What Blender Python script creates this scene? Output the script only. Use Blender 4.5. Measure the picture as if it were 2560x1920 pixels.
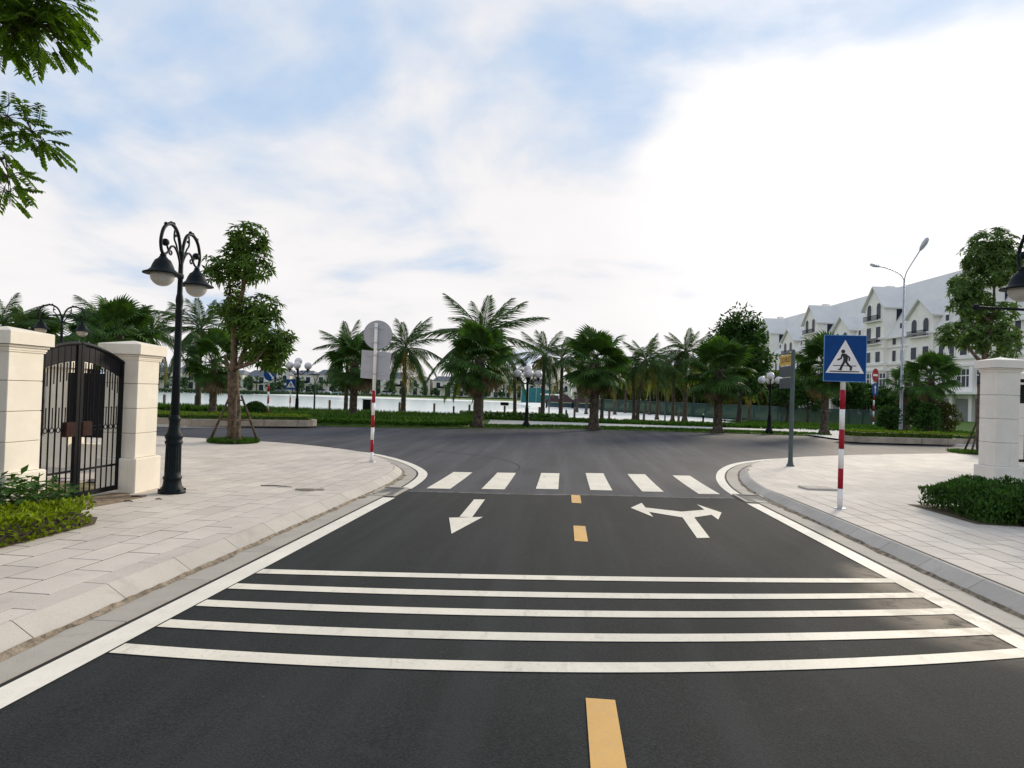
import bpy, math, random
from mathutils import Vector, Matrix, Euler

for o in list(bpy.data.objects):
    bpy.data.objects.remove(o)
scene = bpy.context.scene
COL = scene.collection
R = math.radians
random.seed(7)

# ------------------------------------------------------------------ ground shape
SL, Y0 = 0.0186, 13.3          # the approach road falls gently to the junction


def zg(y):
    t = Y0 - y
    if t < -1:
        return 0.0
    if t < 1:
        return SL * (t + 1) ** 2 / 4
    return SL * t


def D(l, d):                   # promenade frame: lateral l, distance d
    return (-.0823 * d + .9966 * l, .9966 * d + .0823 * l)


# ------------------------------------------------------------------ camera
cam_d = bpy.data.cameras.new('camera')
cam_d.lens = 22.785
cam_d.sensor_width = 36
cam_d.clip_start = 0.05
cam_d.clip_end = 4000
cam = bpy.data.objects.new('camera', cam_d)
COL.objects.link(cam)
_r = Vector((0.9961, 0.08181, 0.03315)); _u = Vector((-0.03197, -0.01577, 0.99936)); _f = Vector((-0.08228, 0.99652, 0.01309))
m3 = Matrix((_r, _u, -_f)).transposed()
cam.matrix_world = Matrix.Translation((0, 0, 1.747)) @ m3.to_4x4()
scene.camera = cam

# ------------------------------------------------------------------ sky, sun, exposure
SUN_EL, SUN_AZ = 19.0, 33.0    # azimuth measured from +Y towards +X
sd = Vector((math.sin(R(SUN_AZ)) * math.cos(R(SUN_EL)), math.cos(R(SUN_AZ)) * math.cos(R(SUN_EL)), math.sin(R(SUN_EL))))
world = bpy.data.worlds.new('World')
scene.world = world
world.use_nodes = True
nt = world.node_tree
nt.nodes.clear()


def N(tree, typ, **kw):
    n = tree.nodes.new(typ)
    for k, v in kw.items():
        setattr(n, k, v)
    return n


def mth(tree, op, a, b=None, c=None, clamp=False):
    n = N(tree, 'ShaderNodeMath', operation=op, use_clamp=clamp)
    for i, x in enumerate((a, b, c)):
        if x is None:
            continue
        if isinstance(x, (int, float)):
            n.inputs[i].default_value = x
        else:
            tree.links.new(x, n.inputs[i])
    return n.outputs[0]


def vmth(tree, op, a, b=None):
    n = N(tree, 'ShaderNodeVectorMath', operation=op)
    for i, x in enumerate((a, b)):
        if x is None:
            continue
        if isinstance(x, (tuple, list, Vector)):
            n.inputs[i].default_value = tuple(x)
        else:
            tree.links.new(x, n.inputs[i])
    return n


def mixc(tree, fac, a, b, blend='MIX'):
    n = N(tree, 'ShaderNodeMix', data_type='RGBA', blend_type=blend)
    n.clamp_factor = True
    for s, x in ((n.inputs[0], fac), (n.inputs[6], a), (n.inputs[7], b)):
        if isinstance(x, (int, float)):
            s.default_value = x
        elif isinstance(x, (tuple, list)):
            s.default_value = tuple(x) + ((1,) if len(x) == 3 else ())
        else:
            tree.links.new(x, s)
    return n.outputs[2]


def noise(tree, vec, scale, detail=4, rough=.55, dist=0):
    n = N(tree, 'ShaderNodeTexNoise')
    n.inputs['Scale'].default_value = scale
    n.inputs['Detail'].default_value = detail
    n.inputs['Roughness'].default_value = rough
    n.inputs['Distortion'].default_value = dist
    if vec is not None:
        tree.links.new(vec, n.inputs['Vector'])
    return n.outputs['Fac']


def ramp(tree, fac, p0, p1, v0=0.0, v1=1.0):
    n = N(tree, 'ShaderNodeMapRange', interpolation_type='SMOOTHSTEP')
    n.inputs[1].default_value = p0
    n.inputs[2].default_value = p1
    n.inputs[3].default_value = v0
    n.inputs[4].default_value = v1
    tree.links.new(fac, n.inputs[0])
    return n.outputs[0]


sky = N(nt, 'ShaderNodeTexSky', sky_type='NISHITA')
sky.sun_disc = False
sky.sun_elevation = R(SUN_EL)
sky.sun_rotation = R(SUN_AZ)
sky.air_density = 1.2
sky.dust_density = 1.0
tc = N(nt, 'ShaderNodeTexCoord')
dirv = tc.outputs['Generated']
sep = N(nt, 'ShaderNodeSeparateXYZ')
nt.links.new(dirv, sep.inputs[0])
zc = mth(nt, 'ADD', mth(nt, 'MAXIMUM', sep.outputs[2], 0.0), 0.22)
cmb = N(nt, 'ShaderNodeCombineXYZ')
nt.links.new(mth(nt, 'DIVIDE', sep.outputs[0], zc), cmb.inputs[0])
nt.links.new(mth(nt, 'DIVIDE', sep.outputs[1], zc), cmb.inputs[1])
cmb.inputs[2].default_value = 14.1
cl = noise(nt, cmb.outputs[0], 1.5, 10, .52, .25)
cl2 = noise(nt, cmb.outputs[0], .5, 3, .5)
dots = vmth(nt, 'DOT_PRODUCT', dirv, sd).outputs['Value']
sunside = ramp(nt, dots, .84, .995)
low = ramp(nt, sep.outputs[2], .50, .14)
dens = mth(nt, 'ADD', mth(nt, 'MULTIPLY', cl, .8), mth(nt, 'MULTIPLY', cl2, .3))
dens = mth(nt, 'ADD', dens, mth(nt, 'MULTIPLY', sunside, .09))
dens = mth(nt, 'ADD', dens, mth(nt, 'MULTIPLY', low, .14))
mask = ramp(nt, dens, .47, .685)
cbright = mth(nt, 'ADD', ramp(nt, dens, .50, .80, 8.3, 9.0), mth(nt, 'MULTIPLY', sunside, 2.0))
ccol = vmth(nt, 'SCALE', (1.0, .965, .95))
nt.links.new(cbright, ccol.inputs['Scale'])
skb = vmth(nt, 'MULTIPLY', sky.outputs[0], (1.0, 1.0, 1.0)).outputs[0]
bluemix = mixc(nt, .9, skb, (4.4, 5.95, 8.2))
fin = mixc(nt, mth(nt, 'MULTIPLY', mask, .93), bluemix, ccol.outputs[0])
bg = N(nt, 'ShaderNodeBackground')
bg.inputs['Strength'].default_value = 0.1
nt.links.new(fin, bg.inputs['Color'])
wo = N(nt, 'ShaderNodeOutputWorld')
nt.links.new(bg.outputs[0], wo.inputs[0])

sun_d = bpy.data.lights.new('sun', 'SUN')
sun_d.energy = 3.3
sun_d.angle = R(15)
sun_d.color = (1.0, .88, .70)
sun = bpy.data.objects.new('sun', sun_d)
COL.objects.link(sun)
sun.rotation_euler = (-sd).to_track_quat('-Z', 'Y').to_euler()
sun.location = (0, 0, 30)

scene.view_settings.view_transform = 'Standard'
scene.view_settings.look = 'None'
scene.view_settings.exposure = 0.15
scene.view_settings.gamma = 1.0

# ------------------------------------------------------------------ materials
MATS = {}


def M(name, col, rough=.6, var=.12, scale=3.0, bump=0.0, bscale=60.0, metal=0.0, trans=0.0, rnd=0.0, col2=None, spec=.35):
    if name in MATS:
        return MATS[name]
    m = bpy.data.materials.new(name)
    m.use_nodes = True
    t = m.node_tree
    t.nodes.clear()
    out = N(t, 'ShaderNodeOutputMaterial')
    p = N(t, 'ShaderNodeBsdfPrincipled')
    p.inputs['Roughness'].default_value = rough
    p.inputs['Metallic'].default_value = metal
    p.inputs['Specular IOR Level'].default_value = spec
    geo = N(t, 'ShaderNodeNewGeometry')
    pos = geo.outputs['Position']
    f = noise(t, pos, scale, 5, .6)
    f = ramp(t, f, .3, .7)
    a = tuple(c * (1 - var) for c in col)
    b = tuple(min(1, c * (1 + var)) for c in (col2 or col))
    c = mixc(t, f, a, b)
    if rnd:
        oi = N(t, 'ShaderNodeObjectInfo')
        s = mth(t, 'ADD', oi.outputs['Random'], geo.outputs['Random Per Island'])
        s = mth(t, 'FRACT', s)
        s = mth(t, 'MULTIPLY_ADD', s, rnd * 2, 1 - rnd)
        vs = vmth(t, 'SCALE', c)
        t.links.new(s, vs.inputs['Scale'])
        c = vs.outputs[0]
    t.links.new(c, p.inputs['Base Color'])
    if bump:
        bn = N(t, 'ShaderNodeBump')
        bn.inputs['Strength'].default_value = bump
        bn.inputs['Distance'].default_value = .01
        t.links.new(noise(t, pos, bscale, 3, .6), bn.inputs['Height'])
        t.links.new(bn.outputs[0], p.inputs['Normal'])
    if trans:
        tr = N(t, 'ShaderNodeBsdfTranslucent')
        vs2 = vmth(t, 'MULTIPLY', c, (1.25, 1.3, .5))
        t.links.new(vs2.outputs[0], tr.inputs['Color'])
        mx = N(t, 'ShaderNodeMixShader')
        mx.inputs[0].default_value = trans
        t.links.new(p.outputs[0], mx.inputs[1])
        t.links.new(tr.outputs[0], mx.inputs[2])
        t.links.new(mx.outputs[0], out.inputs[0])
    else:
        t.links.new(p.outputs[0], out.inputs[0])
    MATS[name] = m
    return m


def asphalt(name, c0, c1, dust=None, gloss=.75):
    m = bpy.data.materials.new(name)
    m.use_nodes = True
    t = m.node_tree
    p = t.nodes['Principled BSDF']
    geo = N(t, 'ShaderNodeNewGeometry')
    pos = geo.outputs['Position']
    big = ramp(t, noise(t, vmth(t, 'MULTIPLY', pos, (1.0, .35, 1.0)).outputs[0], .9, 6, .62, .4), .28, .72)
    c = mixc(t, big, c0, c1)
    grain = ramp(t, noise(t, pos, 75, 3, .75), .32, .74, .55, 1.75)
    vs = vmth(t, 'SCALE', c)
    t.links.new(grain, vs.inputs['Scale'])
    c = vs.outputs[0]
    med = ramp(t, noise(t, pos, 6, 6, .7), .55, .8)
    c = mixc(t, mth(t, 'MULTIPLY', med, .45), c, tuple(x * 2.1 for x in c1))
    trk = ramp(t, noise(t, vmth(t, 'MULTIPLY', pos, (1.9, .10, 1.0)).outputs[0], 1.0, 4, .6, .2), .42, .70)
    c = mixc(t, mth(t, 'MULTIPLY', trk, .40), c, tuple(x * 2.0 for x in c1))
    blot = ramp(t, noise(t, pos, 1.7, 7, .7, .5), .60, .74)
    c = mixc(t, mth(t, 'MULTIPLY', blot, .30), c, tuple(x * .45 for x in c0))
    # scattered pale scuffs
    sc = mth(t, 'MULTIPLY', ramp(t, noise(t, pos, 4.5, 5, .65), .66, .80), ramp(t, noise(t, pos, 60, 2, .5), .45, .6))
    c = mixc(t, mth(t, 'MULTIPLY', sc, .55), c, (.16, .16, .15))
    if dust:
        for (dx, dy, rx, ry, amt) in dust:
            mp = vmth(t, 'MULTIPLY', vmth(t, 'SUBTRACT', pos, (dx, dy, 0)).outputs[0], (1 / rx, 1 / ry, 0))
            ln = vmth(t, 'LENGTH', mp.outputs[0]).outputs['Value']
            msk = ramp(t, ln, 1.0, .15)
            nz = ramp(t, noise(t, pos, 5, 6, .7), .22, .55)
            c = mixc(t, mth(t, 'MULTIPLY', mth(t, 'MULTIPLY', msk, nz), amt), c, (.33, .27, .20))
    t.links.new(c, p.inputs['Base Color'])
    p.inputs['Roughness'].default_value = gloss
    p.inputs['Specular IOR Level'].default_value = .2
    bn = N(t, 'ShaderNodeBump')
    bn.inputs['Strength'].default_value = .5
    bn.inputs['Distance'].default_value = .006
    t.links.new(noise(t, pos, 130, 2, .6), bn.inputs['Height'])
    t.links.new(bn.outputs[0], p.inputs['Normal'])
    MATS[name] = m
    return m


DUST = [(2.95, 5.2, .7, 1.2, 1.0), (3.0, 6.3, .4, .8, .9), (-2.1, 13.2, .6, 1.2, .18), (.2, 12.0, 3.2, .4, .22)]
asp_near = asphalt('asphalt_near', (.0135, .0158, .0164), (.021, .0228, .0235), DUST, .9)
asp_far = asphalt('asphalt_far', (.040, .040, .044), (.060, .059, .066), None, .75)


def paint(name, col, wear=.25):
    m = bpy.data.materials.new(name)
    m.use_nodes = True
    t = m.node_tree
    p = t.nodes['Principled BSDF']
    pos = N(t, 'ShaderNodeNewGeometry').outputs['Position']
    c = mixc(t, ramp(t, noise(t, pos, 2.2, 5, .65), .35, .7), tuple(x * .88 for x in col), col)
    c = mixc(t, mth(t, 'MULTIPLY', ramp(t, noise(t, pos, 34, 6, .75), .52, .70), wear), c, (.30, .28, .25))
    c = mixc(t, mth(t, 'MULTIPLY', ramp(t, noise(t, vmth(t, 'MULTIPLY', pos, (1.0, .3, 1.0)).outputs[0], 6, 8, .75), .53, .70), wear * 1.3), c, (.36, .335, .295))
    mp = vmth(t, 'MULTIPLY', vmth(t, 'SUBTRACT', pos, (3.0, 5.4, 0)).outputs[0], (.9, .55, 0))
    ln = vmth(t, 'LENGTH', mp.outputs[0]).outputs['Value']
    c = mixc(t, mth(t, 'MULTIPLY', ramp(t, ln, 1.0, .2), mth(t, 'MULTIPLY', ramp(t, noise(t, pos, 4, 6, .7), .3, .6), .8)), c, (.30, .25, .19))
    t.links.new(c, p.inputs['Base Color'])
    p.inputs['Roughness'].default_value = .65
    bn = N(t, 'ShaderNodeBump')
    bn.inputs['Strength'].default_value = .25
    bn.inputs['Distance'].default_value = .004
    t.links.new(noise(t, pos, 110, 2, .6), bn.inputs['Height'])
    t.links.new(bn.outputs[0], p.inputs['Normal'])
    MATS[name] = m
    return m



def stone(name, col, rnd):
    m = bpy.data.materials.new(name)
    m.use_nodes = True
    t = m.node_tree
    p = t.nodes['Principled BSDF']
    geo = N(t, 'ShaderNodeNewGeometry')
    pos = geo.outputs['Position']
    c = mixc(t, ramp(t, noise(t, pos, .9, 6, .65), .3, .7), tuple(x * .90 for x in col), tuple(x * 1.06 for x in col))
    fine = ramp(t, noise(t, pos, 150, 3, .7), .3, .75, .88, 1.10)
    oi = N(t, 'ShaderNodeObjectInfo')
    s = mth(t, 'FRACT', mth(t, 'ADD', oi.outputs['Random'], geo.outputs['Random Per Island']))
    s = mth(t, 'MULTIPLY', mth(t, 'MULTIPLY_ADD', s, rnd * 2, 1 - rnd), fine)
    vs = vmth(t, 'SCALE', c)
    t.links.new(s, vs.inputs['Scale'])
    c = vs.outputs[0]
    st = mth(t, 'MULTIPLY', ramp(t, noise(t, pos, 2.3, 8, .72, .8), .50, .72), .48)
    c = mixc(t, st, c, tuple(x * .60 for x in col))
    sp = mth(t, 'MULTIPLY', ramp(t, noise(t, pos, 26, 3, .6), .70, .76), .5)
    c = mixc(t, sp, c, (.20, .16, .11))
    t.links.new(c, p.inputs['Base Color'])
    p.inputs['Roughness'].default_value = .8
    p.inputs['Specular IOR Level'].default_value = .3
    bn = N(t, 'ShaderNodeBump')
    bn.inputs['Strength'].default_value = .3
    bn.inputs['Distance'].default_value = .005
    t.links.new(noise(t, pos, 110, 3, .6), bn.inputs['Height'])
    t.links.new(bn.outputs[0], p.inputs['Normal'])
    MATS[name] = m
    return m



def render_coat(name, col):
    m = bpy.data.materials.new(name)
    m.use_nodes = True
    t = m.node_tree
    p = t.nodes['Principled BSDF']
    pos = N(t, 'ShaderNodeNewGeometry').outputs['Position']
    c = mixc(t, ramp(t, noise(t, pos, 2.5, 6, .65), .3, .7), tuple(x * .93 for x in col), tuple(x * 1.03 for x in col))
    stv = vmth(t, 'MULTIPLY', pos, (14, 14, 1.1)).outputs[0]
    c = mixc(t, mth(t, 'MULTIPLY', ramp(t, noise(t, stv, 1.0, 5, .6), .55, .78), .22), c, tuple(x * .55 for x in col))
    c = mixc(t, mth(t, 'MULTIPLY', ramp(t, noise(t, pos, 18, 5, .7), .60, .75), .25), c, tuple(x * .6 for x in col))
    t.links.new(c, p.inputs['Base Color'])
    p.inputs['Roughness'].default_value = .8
    p.inputs['Specular IOR Level'].default_value = .25
    bn = N(t, 'ShaderNodeBump')
    bn.inputs['Strength'].default_value = .3
    bn.inputs['Distance'].default_value = .004
    t.links.new(noise(t, pos, 140, 3, .6), bn.inputs['Height'])
    t.links.new(bn.outputs[0], p.inputs['Normal'])
    MATS[name] = m
    return m


p_white = paint('paint_white', (.79, .725, .60), .38)
p_yellow = paint('paint_yellow', (.70, .40, .11), .38)
p_edge = paint('paint_edge', (.80, .745, .64), .25)
m_slab = stone('paving_slab', (.585, .525, .46), .08)
m_grout = M('grout', (.075, .058, .042), .9, .3, 6)
m_kerb = stone('kerb_stone', (.455, .42, .375), .07)
m_gutter = stone('gutter_concrete', (.40, .365, .315), .07)
m_dirt = M('dirt', (.21, .17, .125), 1, .5, 14, .8, 60)
m_black = M('joint_black', (.012, .012, .013), .8, .1)
m_pillar = render_coat('cream_render', (.82, .755, .645))
m_pillar_w = render_coat('white_render', (.76, .72, .66))
m_groove = M('groove', (.42, .37, .30), .9, .1)
m_iron = M('black_iron', (.006, .007, .009), .55, .25, 14, .2, 90, spec=.14)
m_greeniron = M('green_black_iron', (.006, .011, .014), .55, .25, 14, .2, 90, spec=.14)
m_irondark = M('dark_panel', (.010, .010, .013), .6, .2, spec=.14)
m_rust = M('rust_red', (.035, .012, .010), .7, .3, 20, spec=.15)
m_globe = M('lamp_globe', (.42, .405, .375), .35, .06, 5)
m_globe_w = M('white_globe', (.72, .69, .70), .3, .04, 5)
m_red = M('sign_red', (.33, .012, .028), .5, .12, 8, spec=.15)
m_white = M('sign_white', (.78, .76, .74), .4, .06, 8)
m_blue = M('sign_blue', (.003, .050, .20), .5, .1, 6, spec=.15)
m_black_s = M('sign_black', (.015, .018, .022), .5, .1)
m_alu = M('aluminium_back', (.40, .40, .43), .45, .07, 7, metal=.25)
m_galv = M('galvanised', (.42, .44, .47), .4, .1, 6, metal=.4)
m_gpole = M('grey_green_pole', (.06, .085, .085), .5, .15, 6)
m_yellow = M('plate_yellow', (.66, .40, .045), .45, .08)
m_bark = M('bark', (.085, .065, .048), .9, .35, 9, .9, 24, col2=(.11, .085, .06), spec=.15)
m_bark_d = M('bark_dark', (.05, .040, .032), .9, .3, 9, .9, 24)
m_palmtrunk = M('palm_trunk', (.050, .040, .030), .9, .35, 7, 1.0, 18, col2=(.085, .07, .052), spec=.15)
m_cocotrunk = M('coconut_trunk', (.085, .07, .055), .85, .3, 5, .6, 20, spec=.15)
m_leaf_m = M('mango_leaf', (.062, .120, .018), .55, .35, 5, trans=.34, rnd=.35, spec=.18)
m_leaf_d = M('dark_leaf', (.036, .088, .018), .6, .35, 4, trans=.30, rnd=.35, spec=.15)
m_leaf_y = M('yellow_green_leaf', (.19, .25, .012), .6, .35, 6, trans=.3, rnd=.25, spec=.15)
m_leaf_s = M('shrub_leaf', (.042, .105, .018), .55, .4, 6, trans=.26, rnd=.3, spec=.18)
m_leaf_o = M('overhang_leaf', (.085, .165, .016), .5, .35, 6, trans=.38, rnd=.3, spec=.18)
m_leaf_r = M('right_tree_leaf', (.085, .150, .040), .6, .3, 5, trans=.34, rnd=.35, spec=.15)
m_hedge = M('hedge_leaf', (.060, .14, .014), .6, .35, 7, trans=.24, rnd=.35, spec=.15)
m_hedge_y = M('hedge_yellow', (.15, .22, .018), .6, .3, 7, trans=.24, rnd=.3, spec=.15)
m_fan = M('fan_leaf', (.042, .096, .018), .6, .35, 3, trans=.26, rnd=.3, spec=.16)
m_fan_dead = M('dry_fan_leaf', (.13, .10, .045), .7, .3, 3, trans=.1, rnd=.3)
m_coco = M('coconut_leaf', (.046, .090, .022), .6, .35, 3, trans=.26, rnd=.3, spec=.16)
m_coco_y = M('coconut_leaf_dry', (.20, .17, .035), .6, .3, 3, trans=.25, rnd=.3, spec=.15)
m_petiole = M('petiole', (.10, .13, .04), .5, .2)
m_fartree = M('far_leaf', (.055, .105, .050), .8, .3, 1.5, trans=.2, rnd=.35, spec=.1)
m_browntree = M('olive_leaf', (.075, .085, .022), .8, .3, 1.5, trans=.22, rnd=.35, spec=.1)
m_grass = M('grass_blade', (.055, .128, .014), .6, .4, 4, trans=.26, rnd=.35, spec=.15)
m_lawn = M('lawn', (.085, .15, .018), .9, .35, 3, .8, 40)
m_soil = M('soil', (.10, .075, .045), 1, .3, 5, .8, 30)
m_sand = M('sand', (.76, .75, .71), .9, .05, .6, .3, 25)
m_path = M('path_paving', (.56, .545, .51), .85, .08, 2)
m_wood = M('wood_post', (.17, .13, .10), .85, .3, 8, .5, 40)
m_stone = M('planter_stone', (.36, .31, .25), .8, .16, 3, .4, 50, rnd=.1)
m_wall = M('townhouse_wall', (.87, .84, .79), .8, .05, .7)
m_wall2 = M('townhouse_trim', (.84, .82, .79), .75, .04, .7)
m_roof = M('roof_grey', (.68, .67, .65), .7, .04, .5)
m_roofd = M('roof_slate', (.13, .14, .16), .7, .15, 1.5)
m_shutter = M('roller_shutter', (.20, .22, .22), .5, .1, 1)
m_farwall = M('far_wall', (.74, .70, .63), .8, .05, .5)
m_thatch = M('thatch', (.055, .032, .034), .95, .3, 6)
m_teal = M('scaffold_net', (.02, .15, .15), .7, .15, 1.5)
m_cloth = M('blue_screen', (.22, .40, .55), .7, .1)
m_car = M('car_paint', (.62, .63, .65), .25, .05, spec=.6)
m_tyre = M('tyre', (.02, .02, .02), .8, .1)
m_housewall = M('house_wall', (.66, .55, .38), .8, .05, 1)


def glassy(name, col, rough=.12):
    m = bpy.data.materials.new(name)
    m.use_nodes = True
    t = m.node_tree
    p = t.nodes['Principled BSDF']
    pos = N(t, 'ShaderNodeNewGeometry').outputs['Position']
    c = mixc(t, noise(t, pos, .8, 2), tuple(x * .7 for x in col), tuple(x * 1.3 for x in col))
    t.links.new(c, p.inputs['Base Color'])
    p.inputs['Roughness'].default_value = rough
    p.inputs['Specular IOR Level'].default_value = .3
    MATS[name] = m
    return m


m_glass = glassy('window_glass', (.012, .022, .045), .35)


def watermat():
    m = bpy.data.materials.new('lake_water')
    m.use_nodes = True
    t = m.node_tree
    p = t.nodes['Principled BSDF']
    pos = N(t, 'ShaderNodeNewGeometry').outputs['Position']
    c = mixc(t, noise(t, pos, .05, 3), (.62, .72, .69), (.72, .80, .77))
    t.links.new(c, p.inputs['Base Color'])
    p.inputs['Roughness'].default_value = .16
    bn = N(t, 'ShaderNodeBump')
    bn.inputs['Strength'].default_value = .22
    bn.inputs['Distance'].default_value = .02
    mp = vmth(t, 'MULTIPLY', pos, (1.0, 2.2, 1.0))
    t.links.new(noise(t, mp.outputs[0], 2.4, 4, .6), bn.inputs['Height'])
    t.links.new(bn.outputs[0], p.inputs['Normal'])
    return m


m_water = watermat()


def netmat():
    m = bpy.data.materials.new('fence_net')
    m.use_nodes = True
    t = m.node_tree
    p = t.nodes['Principled BSDF']
    pos = N(t, 'ShaderNodeNewGeometry').outputs['Position']
    c = mixc(t, noise(t, pos, .6, 4), (.008, .036, .028), (.02, .06, .048))
    t.links.new(c, p.inputs['Base Color'])
    p.inputs['Roughness'].default_value = .8
    p.inputs['Alpha'].default_value = .88
    return m


m_net = netmat()


# ------------------------------------------------------------------ mesh helpers
class MB:
    def __init__(s):
        s.v = []
        s.f = []

    def add(s, vs, fs):
        n = len(s.v)
        s.v += [tuple(a) for a in vs]
        s.f += [tuple(i + n for i in f) for f in fs]
        return s

    def box(s, x0, x1, y0, y1, z0, z1):
        return s.add([(x0, y0, z0), (x1, y0, z0), (x1, y1, z0), (x0, y1, z0), (x0, y0, z1), (x1, y0, z1), (x1, y1, z1), (x0, y1, z1)],
                     [(3, 2, 1, 0), (4, 5, 6, 7), (0, 1, 5, 4), (1, 2, 6, 5), (2, 3, 7, 6), (3, 0, 4, 7)])

    def rbox(s, x0, x1, y0, y1, z0, z1, b=.01):
        """box with bevelled vertical edges and top"""
        ring = [(x0 + b, y0), (x1 - b, y0), (x1, y0 + b), (x1, y1 - b), (x1 - b, y1), (x0 + b, y1), (x0, y1 - b), (x0, y0 + b)]
        ri = [(x0 + 2 * b, y0 + b), (x1 - 2 * b, y0 + b), (x1 - b, y0 + 2 * b), (x1 - b, y1 - 2 * b), (x1 - 2 * b, y1 - b), (x0 + 2 * b, y1 - b), (x0 + b, y1 - 2 * b), (x0 + b, y0 + 2 * b)]
        vs = [(a, c, z0) for a, c in ring] + [(a, c, z1 - b) for a, c in ring] + [(a, c, z1) for a, c in ri]
        fs = [tuple(range(7, -1, -1)), tuple(range(16, 24))]
        for i in range(8):
            j = (i + 1) % 8
            fs += [(i, j, 8 + j, 8 + i), (8 + i, 8 + j, 16 + j, 16 + i)]
        return s.add(vs, fs)

    def prism(s, poly, z0, z1):
        n = len(poly)
        vs = [(a, b, z0) for a, b in poly] + [(a, b, z1) for a, b in poly]
        fs = [tuple(range(n - 1, -1, -1)), tuple(range(n, 2 * n))]
        for i in range(n):
            j = (i + 1) % n
            fs.append((i, j, n + j, n + i))
        return s.add(vs, fs)

    def vprism(s, poly, y0, y1):
        """poly in xz, extruded along y"""
        n = len(poly)
        vs = [(a, y0, b) for a, b in poly] + [(a, y1, b) for a, b in poly]
        fs = [tuple(range(n)), tuple(range(2 * n - 1, n - 1, -1))]
        for i in range(n):
            j = (i + 1) % n
            fs.append((j, i, n + i, n + j))
        return s.add(vs, fs)

    def tube(s, pts, rad, n=8, cap=True):
        pts = [Vector(p) for p in pts]
        if not isinstance(rad, (list, tuple)):
            rad = [rad] * len(pts)
        base = len(s.v)
        ref = None
        for i, p in enumerate(pts):
            a = pts[max(0, i - 1)]
            b = pts[min(len(pts) - 1, i + 1)]
            d = (b - a).normalized()
            if ref is None:
                ref = Vector((1, 0, 0)) if abs(d.x) < .9 else Vector((0, 1, 0))
            u = (ref - d * ref.dot(d)).normalized()
            w = d.cross(u)
            ref = u
            for k in range(n):
                t = 2 * math.pi * k / n
                s.v.append(tuple(p + (u * math.cos(t) + w * math.sin(t)) * rad[i]))
        for i in range(len(pts) - 1):
            for k in range(n):
                k2 = (k + 1) % n
                s.f.append((base + i * n + k, base + i * n + k2, base + (i + 1) * n + k2, base + (i + 1) * n + k))
        if cap:
            s.f.append(tuple(base + k for k in range(n - 1, -1, -1)))
            s.f.append(tuple(base + (len(pts) - 1) * n + k for k in range(n)))
        return s

    def lathe(s, prof, n=20, c=(0, 0, 0)):
        base = len(s.v)
        for r, z in prof:
            for k in range(n):
                t = 2 * math.pi * k / n
                s.v.append((c[0] + r * math.cos(t), c[1] + r * math.sin(t), c[2] + z))
        for i in range(len(prof) - 1):
            for k in range(n):
                k2 = (k + 1) % n
                s.f.append((base + i * n + k, base + i * n + k2, base + (i + 1) * n + k2, base + (i + 1) * n + k))
        s.f.append(tuple(base + k for k in range(n - 1, -1, -1)))
        s.f.append(tuple(base + (len(prof) - 1) * n + k for k in range(n)))
        return s

    def sphere(s, c, r, n=16, m=10, zs=1.0):
        return s.lathe([(max(.001, r * math.sin(math.pi * i / m)), -zs * r * math.cos(math.pi * i / m)) for i in range(m + 1)], n, c)

    def leaf(s, p, d, ln, w, nrm, fold=.15):
        """folded lance leaf: base p, direction d"""
        d = d.normalized()
        sd_ = d.cross(nrm)
        if sd_.length < 1e-4:
            sd_ = Vector((1, 0, 0))
        sd_.normalize()
        up = sd_.cross(d)
        mid = p + d * ln * .45
        tip = p + d * ln - up * ln * .12
        s.add([p, mid + sd_ * w + up * w * fold, tip, mid - sd_ * w + up * w * fold], [(0, 1, 2), (0, 2, 3)])

    def mesh(s, name, smooth=False):
        me = bpy.data.meshes.new(name)
        me.from_pydata(s.v, [], s.f)
        if smooth:
            me.polygons.foreach_set('use_smooth', [True] * len(me.polygons))
        me.update()
        return me

    def build(s, name, mat, parent=None, smooth=False, loc=None, **tags):
        o = bpy.data.objects.new(name, s.mesh(name, smooth))
        o.data.materials.append(MATS[mat] if isinstance(mat, str) else mat)
        return place(o, parent, loc, **tags)


def place(o, parent=None, loc=None, rz=None, **tags):
    COL.objects.link(o)
    if parent is not None:
        o.parent = parent
    if loc is not None:
        o.location = loc
    if rz is not None:
        o.rotation_euler = (0, 0, rz)
    for k, v in tags.items():
        if v is not None:
            o[k] = v
    return o


def inst(name, me, parent=None, loc=(0, 0, 0), rot=(0, 0, 0), sc=(1, 1, 1), **tags):
    o = bpy.data.objects.new(name, me)
    COL.objects.link(o)
    o.parent = parent
    o.location = loc
    o.rotation_euler = rot
    o.scale = sc
    for k, v in tags.items():
        o[k] = v
    return o


def thing(name, label, cat, loc=(0, 0, 0), rz=0, group=None):
    o = bpy.data.objects.new(name, None)
    o.empty_display_size = .2
    return place(o, None, loc, rz, label=label, category=cat, group=group)


def kids(o):
    return [c for c in bpy.data.objects if c.parent == o]


def copy_tree(o, parent=None, index=None):
    if index is None:
        index = {}
        for c in bpy.data.objects:
            if c.parent:
                index.setdefault(c.parent.name, []).append(c)
    c = o.copy()
    COL.objects.link(c)
    c.parent = parent
    for ch in index.get(o.name, []):
        copy_tree(ch, c, index)
    return c


def matmesh(me, mat):
    me.materials.append(mat)
    return me


def rv(a=1.0):
    while True:
        v = Vector((random.uniform(-1, 1), random.uniform(-1, 1), random.uniform(-1, 1)))
        if .05 < v.length < 1:
            return v.normalized() * a

# ------------------------------------------------------------------ ground, lake, beach
def gridmesh(fx, us, vs):
    mb = MB()
    n = len(us)
    for v in vs:
        for u in us:
            mb.v.append(fx(u, v))
    for j in range(len(vs) - 1):
        for i in range(n - 1):
            mb.f.append((j * n + i, j * n + i + 1, (j + 1) * n + i + 1, (j + 1) * n + i))
    return mb


def lin(a, b, n):
    return [a + (b - a) * i / (n - 1) for i in range(n)]


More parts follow.
